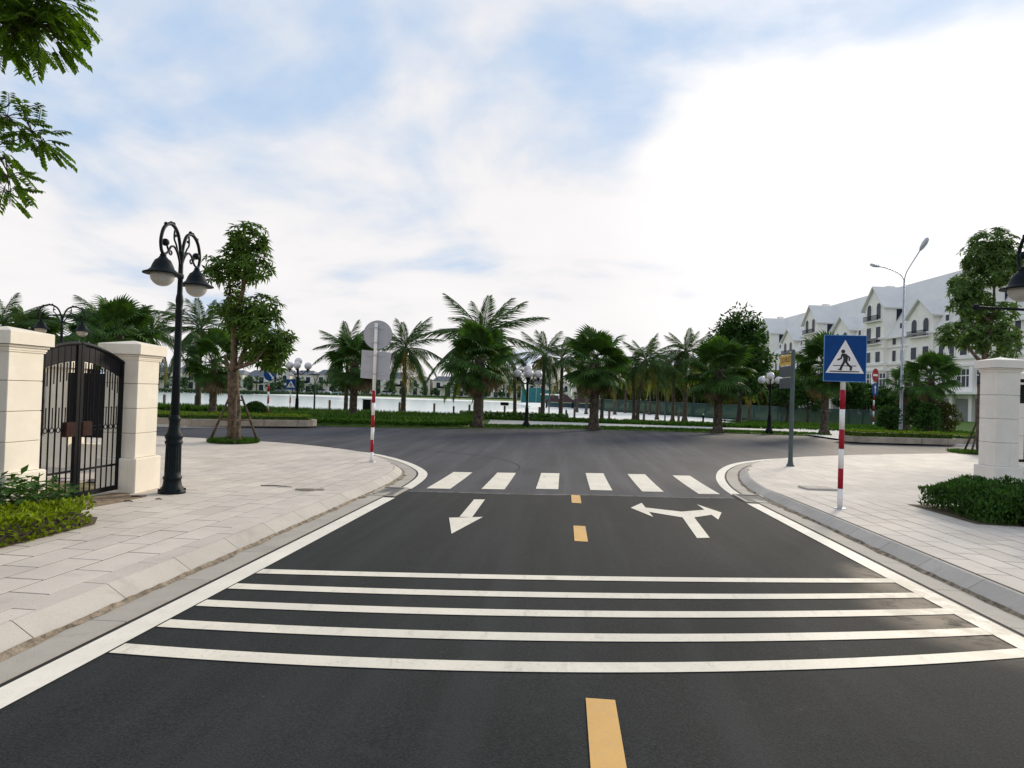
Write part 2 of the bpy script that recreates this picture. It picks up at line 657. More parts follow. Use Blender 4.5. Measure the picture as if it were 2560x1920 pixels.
def DZ(l, d, z):
    x, y = D(l, d)
    return (x, y, z)


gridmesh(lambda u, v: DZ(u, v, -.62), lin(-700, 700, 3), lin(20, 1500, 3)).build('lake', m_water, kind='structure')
# near land: flat, then a bank falling to the water
gridmesh(lambda u, v: DZ(u, v, {45.6: -.10, 46.1: -1.2}.get(v, -.08)), lin(-600, 900, 40), [-400, 0, 20, 40, 45.6, 46.1]).build('ground', m_soil, kind='structure')


def right_edge(d):
    if d < 58:
        return 27 - (d - 45) / 13 * 3.8
    if d < 82:
        return 23.2 - (d - 58) / 24 * 11.6
    return 11.6 + (d - 82) * .05


def beach(u, v):
    left = -4.0 + 3.0 * math.sin(v * .07) + (v - 45) * .02
    l = left + (right_edge(v) + 1.5 - left) * u
    z = -.12 - max(0, (v - 52)) * .0028
    k = max(0, 1 - (l - left) / 9.0)
    return DZ(l, v, z - .75 * k * k)


gridmesh(beach, lin(0, 1, 24), lin(45.0, 215, 60)).build('beach', m_sand, kind='structure')
gridmesh(lambda u, v: DZ(right_edge(v) + u, v, -.06), [0, 5, 20, 60, 200, 900], lin(44, 400, 90)).build('ground_inland', m_lawn, kind='structure')


def shore(l):
    return 150 + .12 * min(l, 0)


def farbank(u, v):
    return DZ(u, shore(u) + v, {-6: -1.0, 6: -.42, 7: -.36, 14: -.25, 400: .4}[v])


fb = gridmesh(farbank, lin(-420, 60, 40), [-6, 6, 7])
fb.build('far_beach', m_sand, kind='structure')
gridmesh(farbank, lin(-420, 60, 40), [7, 14, 400]).build('far_bank', m_lawn, kind='structure')

# ------------------------------------------------------------------ roads
seam = lambda x: 11.05 + .19 * x
mb = MB()
ys = lin(0, 1, 60)
xs = lin(-3.4, 3.9, 13)
for t in ys:
    for x in xs:
        y = -8 + (seam(x) + 8) * t
        mb.v.append((x, y, zg(y)))
n = len(xs)
for j in range(len(ys) - 1):
    for i in range(n - 1):
        mb.f.append((j * n + i, j * n + i + 1, (j + 1) * n + i + 1, (j + 1) * n + i))
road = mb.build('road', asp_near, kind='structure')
mb = MB()
for t in lin(0, 1, 40):
    for x in lin(-3.4, 3.9, 13):
        y = seam(x) + (18.5 - seam(x)) * t
        mb.v.append((x, y, zg(y)))
for j in range(39):
    for i in range(n - 1):
        mb.f.append((j * n + i, j * n + i + 1, (j + 1) * n + i + 1, (j + 1) * n + i))
# the crossing road itself
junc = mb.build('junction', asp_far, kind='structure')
mb = MB()
mb.add([(-90, 18.5, 0), (90, 18.5, 0), DZ(80, 36, 0), DZ(-85, 36, 0)], [(0, 1, 2, 3)])
mb.add([(-90, 13.0, -.002), (-3.4, 13.0, -.002), (-3.4, 18.5, 0), (-90, 18.5, 0)], [(0, 1, 2, 3)])
mb.add([(3.9, 13.0, -.002), (90, 13.0, -.002), (90, 18.5, 0), (3.9, 18.5, 0)], [(0, 1, 2, 3)])
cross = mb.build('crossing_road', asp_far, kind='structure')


class Curve:
    def __init__(s, pts, side):
        s.side = side
        P = [Vector((a, b)) for a, b in pts]
        out = []
        for i in range(len(P) - 1):
            p0 = P[max(0, i - 1)]; p1 = P[i]; p2 = P[i + 1]; p3 = P[min(len(P) - 1, i + 2)]
            nn = max(2, int((p2 - p1).length / .12))
            for k in range(nn):
                t = k / nn
                out.append(.5 * ((2 * p1) + (p2 - p0) * t + (2 * p0 - 5 * p1 + 4 * p2 - p3) * t * t + (3 * p1 - p0 - 3 * p2 + p3) * t ** 3))
        out.append(P[-1])
        s.p = out
        s.cum = [0]
        for a, b in zip(out, out[1:]):
            s.cum.append(s.cum[-1] + (b - a).length)
        s.len = s.cum[-1]

    def at(s, q, off=0):
        import bisect
        i = min(max(bisect.bisect_right(s.cum, q) - 1, 0), len(s.p) - 2)
        t = (q - s.cum[i]) / max(1e-6, s.cum[i + 1] - s.cum[i])
        p = s.p[i].lerp(s.p[i + 1], t)
        a = s.p[max(0, i - 2)]; b = s.p[min(len(s.p) - 1, i + 3)]
        tg = (b - a).normalized()
        nrm = Vector((-tg.y, tg.x)) * s.side
        return p + nrm * off

    def q_of_y(s, y):
        return min(range(len(s.p)), key=lambda i: abs(s.p[i].y - y) + (0 if s.cum[i] < 22 else 9)) and s.cum[min(range(len(s.p)), key=lambda i: abs(s.p[i].y - y))]


LC = Curve([(-2.57, -6), (-2.57, 0), (-2.56, 5), (-2.555, 9), (-2.56, 10.9), (-2.65, 12.4), (-2.85, 13.49), (-3.25, 14.46), (-3.72, 15.3), (-4.33, 16.15), (-5.1, 16.95), (-6.6, 17.85), (-8.45, 18.5), (-12.5, 19.0), (-18, 19.6), (-30, 21)], 1)
RC = Curve([(3.04, -6), (3.04, 0), (3.04, 5), (3.04, 9), (3.04, 11.0), (3.07, 12.3), (3.18, 13.5), (3.45, 15), (3.93, 16.62), (4.68, 18.25), (5.76, 19.65), (7.05, 20.8), (9.34, 22.4), (14.51, 25.3), (22, 29), (34, 35)], -1)


def strip(cv, q0, q1, d0, d1, h, ns=None, mb=None):
    """flat strip following the curve at height h over the road"""
    mb = mb or MB()
    ns = ns or max(2, int((q1 - q0) / .3) + 1)
    b = len(mb.v)
    for i in range(ns):
        q = q0 + (q1 - q0) * i / (ns - 1)
        for d in (d0, d1):
            p = cv.at(q, d)
            mb.v.append((p.x, p.y, zg(p.y) + h))
    for i in range(ns - 1):
        f = (b + 2 * i, b + 2 * i + 1, b + 2 * i + 3, b + 2 * i + 2)
        mb.f.append(f[::-1] if cv.side > 0 else f)
    return mb


def sweep(cv, q0, q1, prof, ns=None):
    mb = MB()
    ns = ns or max(2, int((q1 - q0) / .3) + 1)
    m = len(prof)
    for i in range(ns):
        q = q0 + (q1 - q0) * i / (ns - 1)
        for d, h in prof:
            p = cv.at(q, d)
            mb.v.append((p.x, p.y, zg(p.y) + h))
    for i in range(ns - 1):
        for k in range(m):
            k2 = (k + 1) % m
            f = (i * m + k, i * m + k2, (i + 1) * m + k2, (i + 1) * m + k)
            mb.f.append(f[::-1] if cv.side < 0 else f)
    mb.f.append(tuple(range(m)) if cv.side < 0 else tuple(range(m - 1, -1, -1)))
    e = [(ns - 1) * m + k for k in range(m)]
    mb.f.append(tuple(reversed(e)) if cv.side < 0 else tuple(e))
    return mb


def slope(y):
    return -math.atan((zg(y - .2) - zg(y + .2)) / .4)


def clip(poly, conv):
    """clip convex poly (list of 2D) to convex ccw polygon"""
    for i in range(len(conv)):
        a = conv[i]; b = conv[(i + 1) % len(conv)]
        ex, ey = b[0] - a[0], b[1] - a[1]
        out = []
        for j in range(len(poly)):
            p = poly[j]; q = poly[(j + 1) % len(poly)]
            sp = ex * (p[1] - a[1]) - ey * (p[0] - a[0])
            sq = ex * (q[1] - a[1]) - ey * (q[0] - a[0])
            if sp >= 0:
                out.append(p)
            if (sp >= 0) != (sq >= 0):
                t = sp / (sp - sq)
                out.append((p[0] + (q[0] - p[0]) * t, p[1] + (q[1] - p[1]) * t))
        poly = out
        if len(poly) < 3:
            return []
    return poly


def area(poly):
    return .5 * abs(sum(p[0] * q[1] - q[0] * p[1] for p, q in zip(poly, poly[1:] + poly[:1])))


KH = .12                                  # pavement height
mb_full = MB().rbox(-.1435, .1435, -.2935, .2935, -.045, 0, .002)
slab_me = matmesh(mb_full.mesh('paving_slab'), m_slab)


def pavement(name, cv, x_rng, y_rng, region, skip, qspan):
    """kerb stones, gutter slabs and paving slabs of one side"""
    # region polygon (ccw)
    cells = []
    w, ln = .3, .6
    x0, x1 = x_rng
    nx = int((x1 - x0) / w) + 1
    ny = int((y_rng[1] - y_rng[0]) / ln) + 2
    base = MB()
    for i in range(nx):
        for j in range(-1, ny):
            ax = x0 + i * w
            ay = y_rng[0] + j * ln + (ln / 2 if i % 2 else 0)
            cell = [(ax, ay), (ax + w, ay), (ax + w, ay + ln), (ax, ay + ln)]
            c = clip(cell, region)
            if len(c) < 3 or area(c) < .012:
                continue
            cx = sum(p[0] for p in c) / len(c); cy = sum(p[1] for p in c) / len(c)
            if skip(cx, cy):
                continue
            base.add([(p[0], p[1], zg(p[1]) + KH - .002) for p in c], [tuple(range(len(c)))])
            cells.append((math.hypot(cx, cy), ax, ay, c, cx, cy))
    pv = base.build(name, m_grout, kind='structure')
    cells.sort(key=lambda k: k[0])
    cells = [k for k in cells if k[5] > 1.2]
    rest = MB()
    for idx, (dist, ax, ay, c, cx, cy) in enumerate(cells):
        dz = random.uniform(-.0006, .0008)
        full = abs(area(c) - w * ln) < 1e-4
        if idx < 300 and full:
            inst('paving_slab', slab_me, pv, (cx, cy, zg(cy) + KH + dz), (slope(cy) + random.uniform(-.0015, .0015), random.uniform(-.002, .002), 0))
            continue
        g = .006
        cc = [(cx + (p[0] - cx) * (1 - g / max(.05, abs(p[0] - cx) + abs(p[1] - cy))), cy + (p[1] - cy) * (1 - g / max(.05, abs(p[0] - cx) + abs(p[1] - cy)))) for p in c]
        nn = len(cc)
        vs = [(p[0], p[1], zg(p[1]) + KH - .04) for p in cc] + [(p[0], p[1], zg(p[1]) + KH + dz) for p in cc]
        fs = [tuple(range(nn, 2 * nn))] + [(a, (a + 1) % nn, nn + (a + 1) % nn, nn + a) for a in range(nn)]
        if idx < 300:
            MB().add(vs, fs).build('paving_slab', m_slab, pv)
        else:
            rest.add(vs, fs)
    if rest.v:
        rest.build('far_paving_slabs', m_slab, pv, kind='stuff')
    # kerb stones
    q = qspan[0]
    while q < qspan[1]:
        L = .8 if cv.at(q).y < 10.5 else .55
        sweep(cv, q + .004, q + L - .004, [(.50, -.05), (.50, .018), (.64, KH - .012), (.655, KH - .003), (.675, KH + .001), (.675, -.05)]).build('kerb_stone', m_kerb, pv)
        q += L
    # gutter slabs
    q = qspan[0]
    while q < qspan[1]:
        L = 1.0
        sweep(cv, q + .004, q + L - .004, [(.225, -.05), (.225, .010), (.50, .004), (.50, -.05)]).build('gutter_slab', m_gutter, pv)
        q += L
    strip(cv, qspan[0], qspan[1], .188, .232, .0028).build('asphalt_joint', m_black, pv)
    # silt lying in the kerb angle
    mb = MB()
    nst = 340
    for i in range(nst):
        q = qspan[0] + (qspan[1] - qspan[0]) * i / (nst - 1)
        p = cv.at(q, 0)
        wd = .012 + .035 * abs(math.sin(i * .37) * math.sin(i * .11 + 1)) + random.uniform(0, .02)
        if 9.6 < p.y < 12.8:
            wd += .07 * random.random()
        for d, h in ((.50 - wd, .0075), (.497, .026 + random.uniform(0, .012))):
            a = cv.at(q, d)
            mb.v.append((a.x, a.y, zg(a.y) + h))
        if i:
            b = 2 * i
            f = (b - 2, b - 1, b + 1, b)
            mb.f.append(f[::-1] if cv.side > 0 else f)
    mb.build('gutter_silt', m_dirt, pv)
    return pv


def ccw(poly):
    a = sum(p[0] * q[1] - q[0] * p[1] for p, q in zip(poly, poly[1:] + poly[:1]))
    return poly if a > 0 else poly[::-1]


def inner(cv, off, n=60):
    return [tuple(cv.at(cv.len * i / n, off)) for i in range(n + 1)]


def hull(pts):
    pts = sorted(set((round(a, 4), round(b, 4)) for a, b in pts))

    def half(ps):
        h = []
        for p in ps:
            while len(h) > 1 and (h[-1][0] - h[-2][0]) * (p[1] - h[-2][1]) - (h[-1][1] - h[-2][1]) * (p[0] - h[-2][0]) <= 0:
                h.pop()
            h.append(p)
        return h
    return half(pts)[:-1] + half(pts[::-1])[:-1]


Lreg = hull([p for p in inner(LC, .682, 150) if p[0] > -16.5] + [(-16.5, 17.0), (-16.5, -1), (-3.4, -1)])
Rreg = hull([p for p in inner(RC, .682, 150) if p[0] < 22] + [(22, -1), (3.9, -1)])
skipL = lambda x, y: (y < 9.25 and x < -6.55) or (x < -5.2 and y < 5.8)
skipR = lambda x, y: (x > 6.2 and 9.5 < y < 10.3) or (x > 10.0 and y < 12.3)
pavL = pavement('pavement_left', LC, (-16.6, -3.2), (-1, 20), Lreg, skipL, (4.0, 33))
pavR = pavement('pavement_right', RC, (3.75, 22), (-1, 30), Rreg, skipR, (4.0, 40))
mb = MB()
ring = []
for k in range(26):
    a = 6.283 * k / 26
    rr = 1 + .22 * math.sin(3 * a + 1) + random.uniform(-.14, .14)
    ring.append((-5.78 + .30 * rr * math.cos(a), 7.65 + .80 * rr * math.sin(a)))
mb.add([(x, y, zg(y) + KH + .004) for x, y in ring], [tuple(range(26))])
mb.build('dirt_patch', M('gate_dirt', (.24, .18, .12), .95, .4, 10, .6, 50), pavL)
# planting beds and garden soil
def sheet(name, poly, off, mat, **k):
    mb = MB()
    c = (sum(p[0] for p in poly) / len(poly), sum(p[1] for p in poly) / len(poly))
    vs = [(p[0], p[1], zg(p[1]) + off) for p in poly]
    return mb.add(vs, [tuple(range(len(vs)))]).build(name, mat, **k)


sheet('planting_bed', [(-6.5, -1), (-4.765, -1), (-4.765, 6.3), (-5.0, 6.65), (-5.75, 6.75), (-6.5, 6.75)], KH + .006, m_soil, kind='structure')
sheet('planting_bed', [(5.515, 9.15), (9.5, 8.75), (9.5, 10.88), (5.515, 10.9)], KH + .006, m_soil, kind='structure')
gridmesh(lambda u, v: (u, v, zg(v) + .10 + .02 * math.sin(u * 3) * math.sin(v * 2)), lin(-40, -6.36, 40), lin(-6, 9.2, 30)).build('garden_ground', M('dry_lawn', (.13, .12, .05), .95, .35, 4, .8, 40, col2=(.20, .16, .08)), kind='structure')
gridmesh(lambda u, v: (u, v, zg(v) + .09), lin(7.7, 60, 3), lin(-6, 11.9, 12)).build('garden_ground', m_lawn, kind='structure')

# ------------------------------------------------------------------ painted markings (parts of the roads)
MK = .005


def marking(name, poly, mat, par, h=MK):
    """polygon of road paint, cut in bands along y so that it follows the road"""
    mb = MB()
    y0 = min(p[1] for p in poly); y1 = max(p[1] for p in poly)
    nb = max(1, int((y1 - y0) / .4))
    for i in range(nb):
        a = y0 + (y1 - y0) * i / nb; b = y0 + (y1 - y0) * (i + 1) / nb
        c = clip(ccw(list(poly)), [(-50, a), (50, a), (50, b), (-50, b)])
        if len(c) > 2:
            mb.add([(p[0], p[1], zg(p[1]) + h) for p in c], [tuple(range(len(c)))])
    return mb.build(name, mat, par)


def qy(cv, y):
    return min((abs(p.y - y), c) for p, c in zip(cv.p, cv.cum) if c < 26)[1]


strip(LC, 2, qy(LC, 9.85), .0, .185, MK + .001).build('edge_line', p_edge, road)
strip(RC, 2, qy(RC, 11.05), .0, .185, MK + .001).build('edge_line', p_edge, road)
strip(LC, qy(LC, 10.95), 33, .0, .185, MK + .001).build('edge_line', p_edge, junc)
strip(RC, qy(RC, 12.05), 40, .0, .185, MK + .001).build('edge_line', p_edge, junc)
BARS = [[0.0098, 0.1544, 5.6913], [0.0168, 0.1497, 5.1774], [0.0202, 0.1486, 4.7169], [0.025, 0.1439, 4.2373], [0.0335, 0.1459, 3.7506]]
for a, b, c in BARS:
    mb = MB()
    xs = lin(-2.55, 3.04, 29)
    for x in xs:
        y = a * x * x + b * x + c
        for dy in (-.072, .072):
            mb.v.append((x, y + dy, zg(y + dy) + MK))
    for i in range(28):
        mb.f.append((2 * i, 2 * i + 2, 2 * i + 3, 2 * i + 1))
    mb.build('rumble_bar', p_white, road)
for x0, ya, yb in [(-2.33, 11.05, 13.75), (-1.41, 11.3, 13.98), (-.47, 11.65, 14.25), (.51, 11.83, 14.6), (1.45, 11.96, 14.75), (2.46, 11.98, 14.85)]:
    marking('crosswalk_stripe', [(x0, ya), (x0 + .40, ya + .08), (x0 + .40, yb + .08), (x0, yb)], p_white, junc)
for ya, yb in [(10.15, 11.05), (7.28, 8.22), (-1.0, .2), (2.2, 3.38)]:
    marking('centre_dash', [(.155, ya), (.305, ya), (.305, yb), (.155, yb)], p_yellow, road)
mb = MB()
for poly in ([(-1.36, 10.03), (-1.33, 8.44), (-1.165, 8.46), (-1.195, 10.07)], [(-1.45, 8.34), (-1.24, 7.33), (-1.03, 8.52)]):
    mb.add([(p[0], p[1], zg(p[1]) + MK) for p in poly], [tuple(range(len(poly)))])
mb.build('lane_arrow', p_white, road)
mb = MB()
for poly in ([(1.60, 7.81), (1.76, 7.87), (1.86, 9.31), (1.69, 9.26)], [(1.69, 9.26), (1.86, 9.31), (1.77, 9.78), (1.27, 10.02), (1.265, 9.62)], [(1.27, 10.5), (1.04, 9.93), (1.275, 9.18)], [(1.86, 9.31), (2.17, 9.62), (2.165, 10.08), (1.77, 9.78)], [(2.16, 10.62), (2.17, 9.22), (2.37, 9.88)]):
    mb.add([(p[0], p[1], zg(p[1]) + MK) for p in poly], [tuple(range(len(poly)))])
mb.build('forked_arrow', p_white, road)
# seam ridge where the two surfacings meet, tyre scuffs
mb = MB()
for i, x in enumerate(lin(-2.5, 3.0, 60)):
    w = .03 + .05 * random.random()
    y = seam(x) + .04 * math.sin(x * 2.3)
    mb.v += [(x, y - w, zg(y - w) + .002), (x, y + w, zg(y + w) + .002)]
    if i:
        mb.f.append((2 * i - 2, 2 * i, 2 * i + 1, 2 * i - 1))
mb.build('surface_seam', M('seam_dust', (.10, .098, .095), .9, .5, 12), junc)
mb = MB()
for i, t in enumerate(lin(0, 1, 40)):
    a = 1.75 * t
    cx, cy = -4.6 + 3.6 * math.sin(a), 14.9 + 4.6 * math.cos(a) * .75
    w = .022
    mb.v += [(cx - w, cy - w, .003), (cx + w, cy + w, .003)]
    if i:
        mb.f.append((2 * i - 2, 2 * i - 1, 2 * i + 1, 2 * i))
mb.build('tyre_mark', M('tyre_scuff', (.022, .022, .024), .8, .3, 9), junc)

# gutter drains and a loose manhole cover
def drain(label, x0, x1, y0, y1, slots):
    t = thing('drain_cover', label, 'drain cover', ((x0 + x1) / 2, (y0 + y1) / 2, zg((y0 + y1) / 2) + .012))
    hx, hy = (x1 - x0) / 2, (y1 - y0) / 2
    fr = MB()
    fr.box(-hx, hx, -hy, -hy + .04, -.02, .012).box(-hx, hx, hy - .04, hy, -.02, .012).box(-hx, -hx + .04, -hy + .04, hy - .04, -.02, .012).box(hx - .04, hx, -hy + .04, hy - .04, -.02, .012)
    fr.build('frame', m_gutter, t)
    MB().box(-hx + .04, hx - .04, -hy + .04, hy - .04, -.02, -.004).build('plate', M('drain_plate', (.23, .225, .21), .7, .2, 12, .5, 50), t)
    for k in range(slots):
        yy = -hy + .1 + (2 * hy - .2) * k / max(1, slots - 1)
        MB().box(-hx + .08, hx - .08, yy - .016, yy + .016, -.003, -.001).build('slot', m_black, t)
    return t


drain('grey drain cover in the gutter at the left end of the crosswalk', -3.03, -2.60, 9.95, 10.85, 7)
drain('grey drain cover in the gutter at the right end of the crosswalk', 3.06, 3.55, 11.12, 12.0, 7)
t = thing('service_cover', 'flat square cover plate lying on the right pavement behind the kerb', 'cover plate', (4.75, 12.55, zg(12.55) + KH), .12)
MB().rbox(-.28, .28, -.2, .2, .002, .035, .006).build('plate', m_kerb, t)
MB().box(-.22, .22, -.14, .14, .036, .038).build('inset', m_gutter, t)
t = thing('stone_chip', 'broken bits of stone lying on the left pavement near the kerb', 'stone rubble', (-3.75, 9.35, zg(9.35) + KH), .3)
for k, (a, b, s_) in enumerate([(0, 0, .10), (.16, .05, .07), (-.13, .06, .06)]):
    MB().rbox(a - s_, a + s_, b - s_ * .5, b + s_ * .5, 0, s_ * .35, .008).build('fragment', m_stone, t)

# ------------------------------------------------------------------ foliage helpers
UP = Vector((0, 0, 1))


def blob(mb, c, r, n, ln, w, droop=.35, shell=.45):
    c = Vector(c)
    for _ in range(n):
        d = rv()
        k = shell + (1 - shell) * random.random() ** .6
        k *= .86 + .28 * math.sin(d.x * 5 + c.x * 3) * math.cos(d.y * 4 + d.z * 6)
        p = c + Vector((d.x * r[0], d.y * r[1], d.z * r[2])) * k
        dd = (d + rv(.8) - UP * droop)
        mb.leaf(p, dd, ln * random.uniform(.7, 1.25), w * random.uniform(.8, 1.2), (UP + rv(.7)))


def rosettes(mb, c, r, n, k, ln, w):
    c = Vector(c)
    for _ in range(n):
        d = rv()
        q = .5 + .5 * random.random() ** .5
        p = c + Vector((d.x * r[0], d.y * r[1], d.z * r[2])) * q
        ax = (d * .8 + UP * .7 + rv(.3)).normalized()
        a = ax.orthogonal().normalized()
        b = ax.cross(a)
        ph = random.random() * 6.28
        for i in range(k):
            t = ph + 6.283 * i / k + random.uniform(-.25, .25)
            dd = (a * math.cos(t) + b * math.sin(t)) + ax * random.uniform(-.1, .5) - UP * random.uniform(.15, .55)
            mb.leaf(p, dd, ln * random.uniform(.7, 1.15), w, ax)


def hedge_leaves(mb, pts_fn, n, ln, w, up=.6):
    for _ in range(n):
        p, nrm = pts_fn()
        mb.leaf(Vector(p), nrm * .8 + rv(.9) + UP * up * random.random(), ln * random.uniform(.7, 1.2), w, UP + rv(.5))


def box_pts(x0, x1, y0, y1, z0, z1, wob=.03):
    ax, ay, at = (y1 - y0) * (z1 - z0), (x1 - x0) * (z1 - z0), (x1 - x0) * (y1 - y0)

    def f():
        k = random.uniform(0, 2 * ax + 2 * ay + at)
        x, y, z = random.uniform(x0, x1), random.uniform(y0, y1), z0 + (z1 - z0) * random.random()
        ins = random.uniform(0, wob)
        if k < at:
            zz = z1 - ins + .04 * math.sin(x * 5) * math.cos(y * 6)
            return (x, y, zz), UP
        k -= at
        if k < ax:
            return (x0 + ins, y, z), Vector((-1, 0, 0))
        if k < 2 * ax:
            return (x1 - ins, y, z), Vector((1, 0, 0))
        k -= 2 * ax
        if k < ay:
            return (x, y0 + ins, z), Vector((0, -1, 0))
        return (x, y1 - ins, z), Vector((0, 1, 0))
    return f


def branch(mb, pts, r0, r1, n=7):
    P = []
    for i in range(len(pts) - 1):
        a, b = Vector(pts[i]), Vector(pts[i + 1])
        for k in range(4):
            P.append(a.lerp(b, k / 4) + rv(.012))
    P.append(Vector(pts[-1]))
    L = len(P)
    mb.tube(P, [r0 + (r1 - r0) * i / (L - 1) for i in range(L)], n)


# ------------------------------------------------------------------ pillars, gate, fences
def pillar(label, x0, x1, y0, y1, zb, h, mat, n_groove=4, ph=.47, rz=0):
    cx, cy = (x0 + x1) / 2, (y0 + y1) / 2
    hw, hd = (x1 - x0) / 2, (y1 - y0) / 2
    t = thing('gate_pillar', label, 'pillar', (cx, cy, zb), rz)
    sh = h - .22                       # shaft top
    MB().rbox(-hw - .05, hw + .05, -hd - .05, hd + .05, 0, ph, .012).build('plinth', mat, t)
    # stacked courses with recessed joints
    step = (sh - ph) / n_groove
    for k in range(n_groove):
        MB().rbox(-hw, hw, -hd, hd, ph + k * step + .005, ph + (k + 1) * step - .004, .006).build('stone_course', mat, t)
    MB().box(-hw + .012, hw - .012, -hd + .012, hd - .012, ph, sh).build('core', m_groove, t)
    c = MB()
    c.box(-hw - .02, hw + .02, -hd - .02, hd + .02, sh, sh + .025)
    c.box(-hw - .035, hw + .035, -hd - .035, hd + .035, sh + .03, sh + .055)
    c.box(-hw - .012, hw + .012, -hd - .012, hd + .012, sh - .02, sh + .06)
    c.build('moulding', mat, t)
    a, b = hw + .07, hd + .07
    cp = MB().rbox(-a, a, -b, b, sh + .06, sh + .20, .008)
    cp.add([(-a + .01, -b + .01, sh + .2), (a - .01, -b + .01, sh + .2), (a - .01, b - .01, sh + .2), (-a + .01, b - .01, sh + .2), (0, 0, sh + .26)], [(0, 1, 4), (1, 2, 4), (2, 3, 4), (3, 0, 4)])
    cp.build('cap', mat, t)
    return t


zbL = zg(7.6) + KH
pillar('cream stone gate pillar cut by the left edge of the photo', -6.30, -5.82, 6.33, 6.79, zg(6.5) + KH, 2.0, m_pillar)
pillar('cream stone gate pillar between the iron gate and the double lamp post', -6.30, -5.82, 8.40, 8.86, zg(8.6) + KH, 2.05, m_pillar)

gt = thing('iron_gate', 'black arched double leaf iron gate between two cream pillars', 'gate', (-6.03, 7.595, zbL))
HW = .79


def arch(y):                            # underside of the arched top rail
    return 1.66 + .26 * math.cos(y / HW * 1.35)


for s in (-1, 1):
    lf = MB()
    lf.box(-.022, .022, min(s * HW, s * (HW - .045)), max(s * HW, s * (HW - .045)), .03, arch(HW) + .02)
    lf.box(-.022, .022, min(s * .006, s * .055), max(s * .006, s * .055), .03, arch(0) + .05)
    lf.box(-.018, .018, min(s * .055, s * (HW - .045)), max(s * .055, s * (HW - .045)), .03, .09)
    lf.box(-.014, .014, min(s * .055, s * (HW - .045)), max(s * .055, s * (HW - .045)), .36, .385)
    leafo = lf.build('gate_leaf', m_iron, gt)
    ys_ = lin(s * .02, s * HW, 14)
    MB().tube([(0, y, arch(y) + .03) for y in ys_], .028, 8).build('top_rail', m_iron, leafo)
    pn = MB()
    for a, b in zip(ys_, ys_[1:]):
        lo, hi = min(a, b), max(a, b)
        pn.add([(-.006, a, arch(a) - .19), (-.006, b, arch(b) - .19), (-.006, b, arch(b) + .02), (-.006, a, arch(a) + .02), (.006, a, arch(a) - .19), (.006, b, arch(b) - .19), (.006, b, arch(b) + .02), (.006, a, arch(a) + .02)], [(0, 1, 2, 3), (7, 6, 5, 4), (0, 4, 5, 1)])
    pn.build('top_panel', m_irondark, leafo)
    for k in range(6):
        y = s * (.055 + (HW - .1) * (k + 1) / 7)
        MB().tube([(0, y, .07), (0, y, arch(y) + .02)], .010, 6).build('bar', m_iron, leafo)
    for k in range(7):
        y = s * (.055 + (HW - .1) * (k + .5) / 7)
        MB().tube([(0, y, arch(y) - .2), (0, y, arch(y) - .42)], .007, 6).build('short_bar', m_iron, leafo)
        b = MB().tube([(0, y, .92), (0, y, 1.16)], .007, 6)
        ring = [(0, y + .03 * math.cos(q), .89 + .03 * math.sin(q)) for q in lin(0, 6.283, 11)]
        b.build('short_bar', m_iron, leafo)
        MB().tube(ring, .006, 5).build('ring', m_iron, leafo)
    MB().rbox(-.035, .035, min(s * .05, s * .22), max(s * .05, s * .22), .80, .98, .01).build('lock_box', m_rust, leafo)

# garden fence seen through the gate: cream posts with dark metal panels
gf = thing('garden_fence', 'cream garden fence with dark metal panels seen through the iron gate', 'fence', (-7.75, 10.9, .14))
for k in range(5):
    x = -k * 1.15
    MB().rbox(x - .24, x + .24, -.2, .2, 0, 1.78, .01).build('post', m_pillar, gf)
    MB().rbox(x - .30, x + .30, -.26, .26, 1.782, 1.90, .01).build('post_cap', m_pillar, gf)
    if k < 4:
        p = MB()
        p.rbox(x - .93, x - .22, -.24, -.205, .58, 1.70, .01)
        p.build('metal_panel', m_irondark, gf)
        MB().box(x - .91, x - .24, -.12, .12, 0, .45).build('low_wall', m_pillar, gf)

# railing running back from the near pillar (a sliver at the left edge)
rf = thing('railing_fence', 'dark brown railing at the far left beside the cut off pillar', 'fence', (-6.06, 6.3, zg(5) + KH))
for k in range(18):
    MB().box(-.012, .012, -.06 - k * .11 - .012, -.06 - k * .11 + .012, .3, 1.8).build('bar', m_rust, rf)
MB().box(-.02, .02, -2.0, 0, 1.72, 1.77).build('top_rail', m_rust, rf)
MB().box(-.1, .1, -2.0, 0, 0, .3).build('low_wall', m_pillar, rf)

# right side: white pillar, low wall with railing, pillar behind
prz = R(4.7)
pillar('white stone gate pillar behind the shrub bed on the right pavement', 7.62, 8.04, 12.2, 12.62, zg(12.4) + KH, 2.50, m_pillar_w, 4, .58, prz)
pillar('white capped pillar half hidden at the right edge behind the railing', 10.75, 11.2, 16.1, 16.55, KH, 2.50, m_pillar_w, 4, .58, prz)
fr = thing('railing_fence', 'dark railing on a low white wall to the right of the white pillar', 'fence', (8.1, 12.45, zg(12.45) + KH), prz)
MB().rbox(0, 4.5, -.14, .14, 0, .50, .01).build('low_wall', m_pillar_w, fr)
MB().rbox(-.0, 4.5, -.19, .19, .502, .60, .01).build('coping', m_pillar_w, fr)
MB().box(.03, 4.5, -.025, .025, .66, .71).build('bottom_rail', m_iron, fr)
MB().box(.03, 4.5, -.025, .025, 2.10, 2.16).build('top_rail', m_iron, fr)
MB().box(.05, 4.5, -.008, .008, 1.72, 2.06).build('top_panel', m_irondark, fr)
me = matmesh(MB().tube([(0, 0, .68), (0, 0, 2.12)], .011, 6).mesh('bar'), m_iron)
for k in range(34):
    inst('bar', me, fr, (.08 + k * .13, 0, 0))

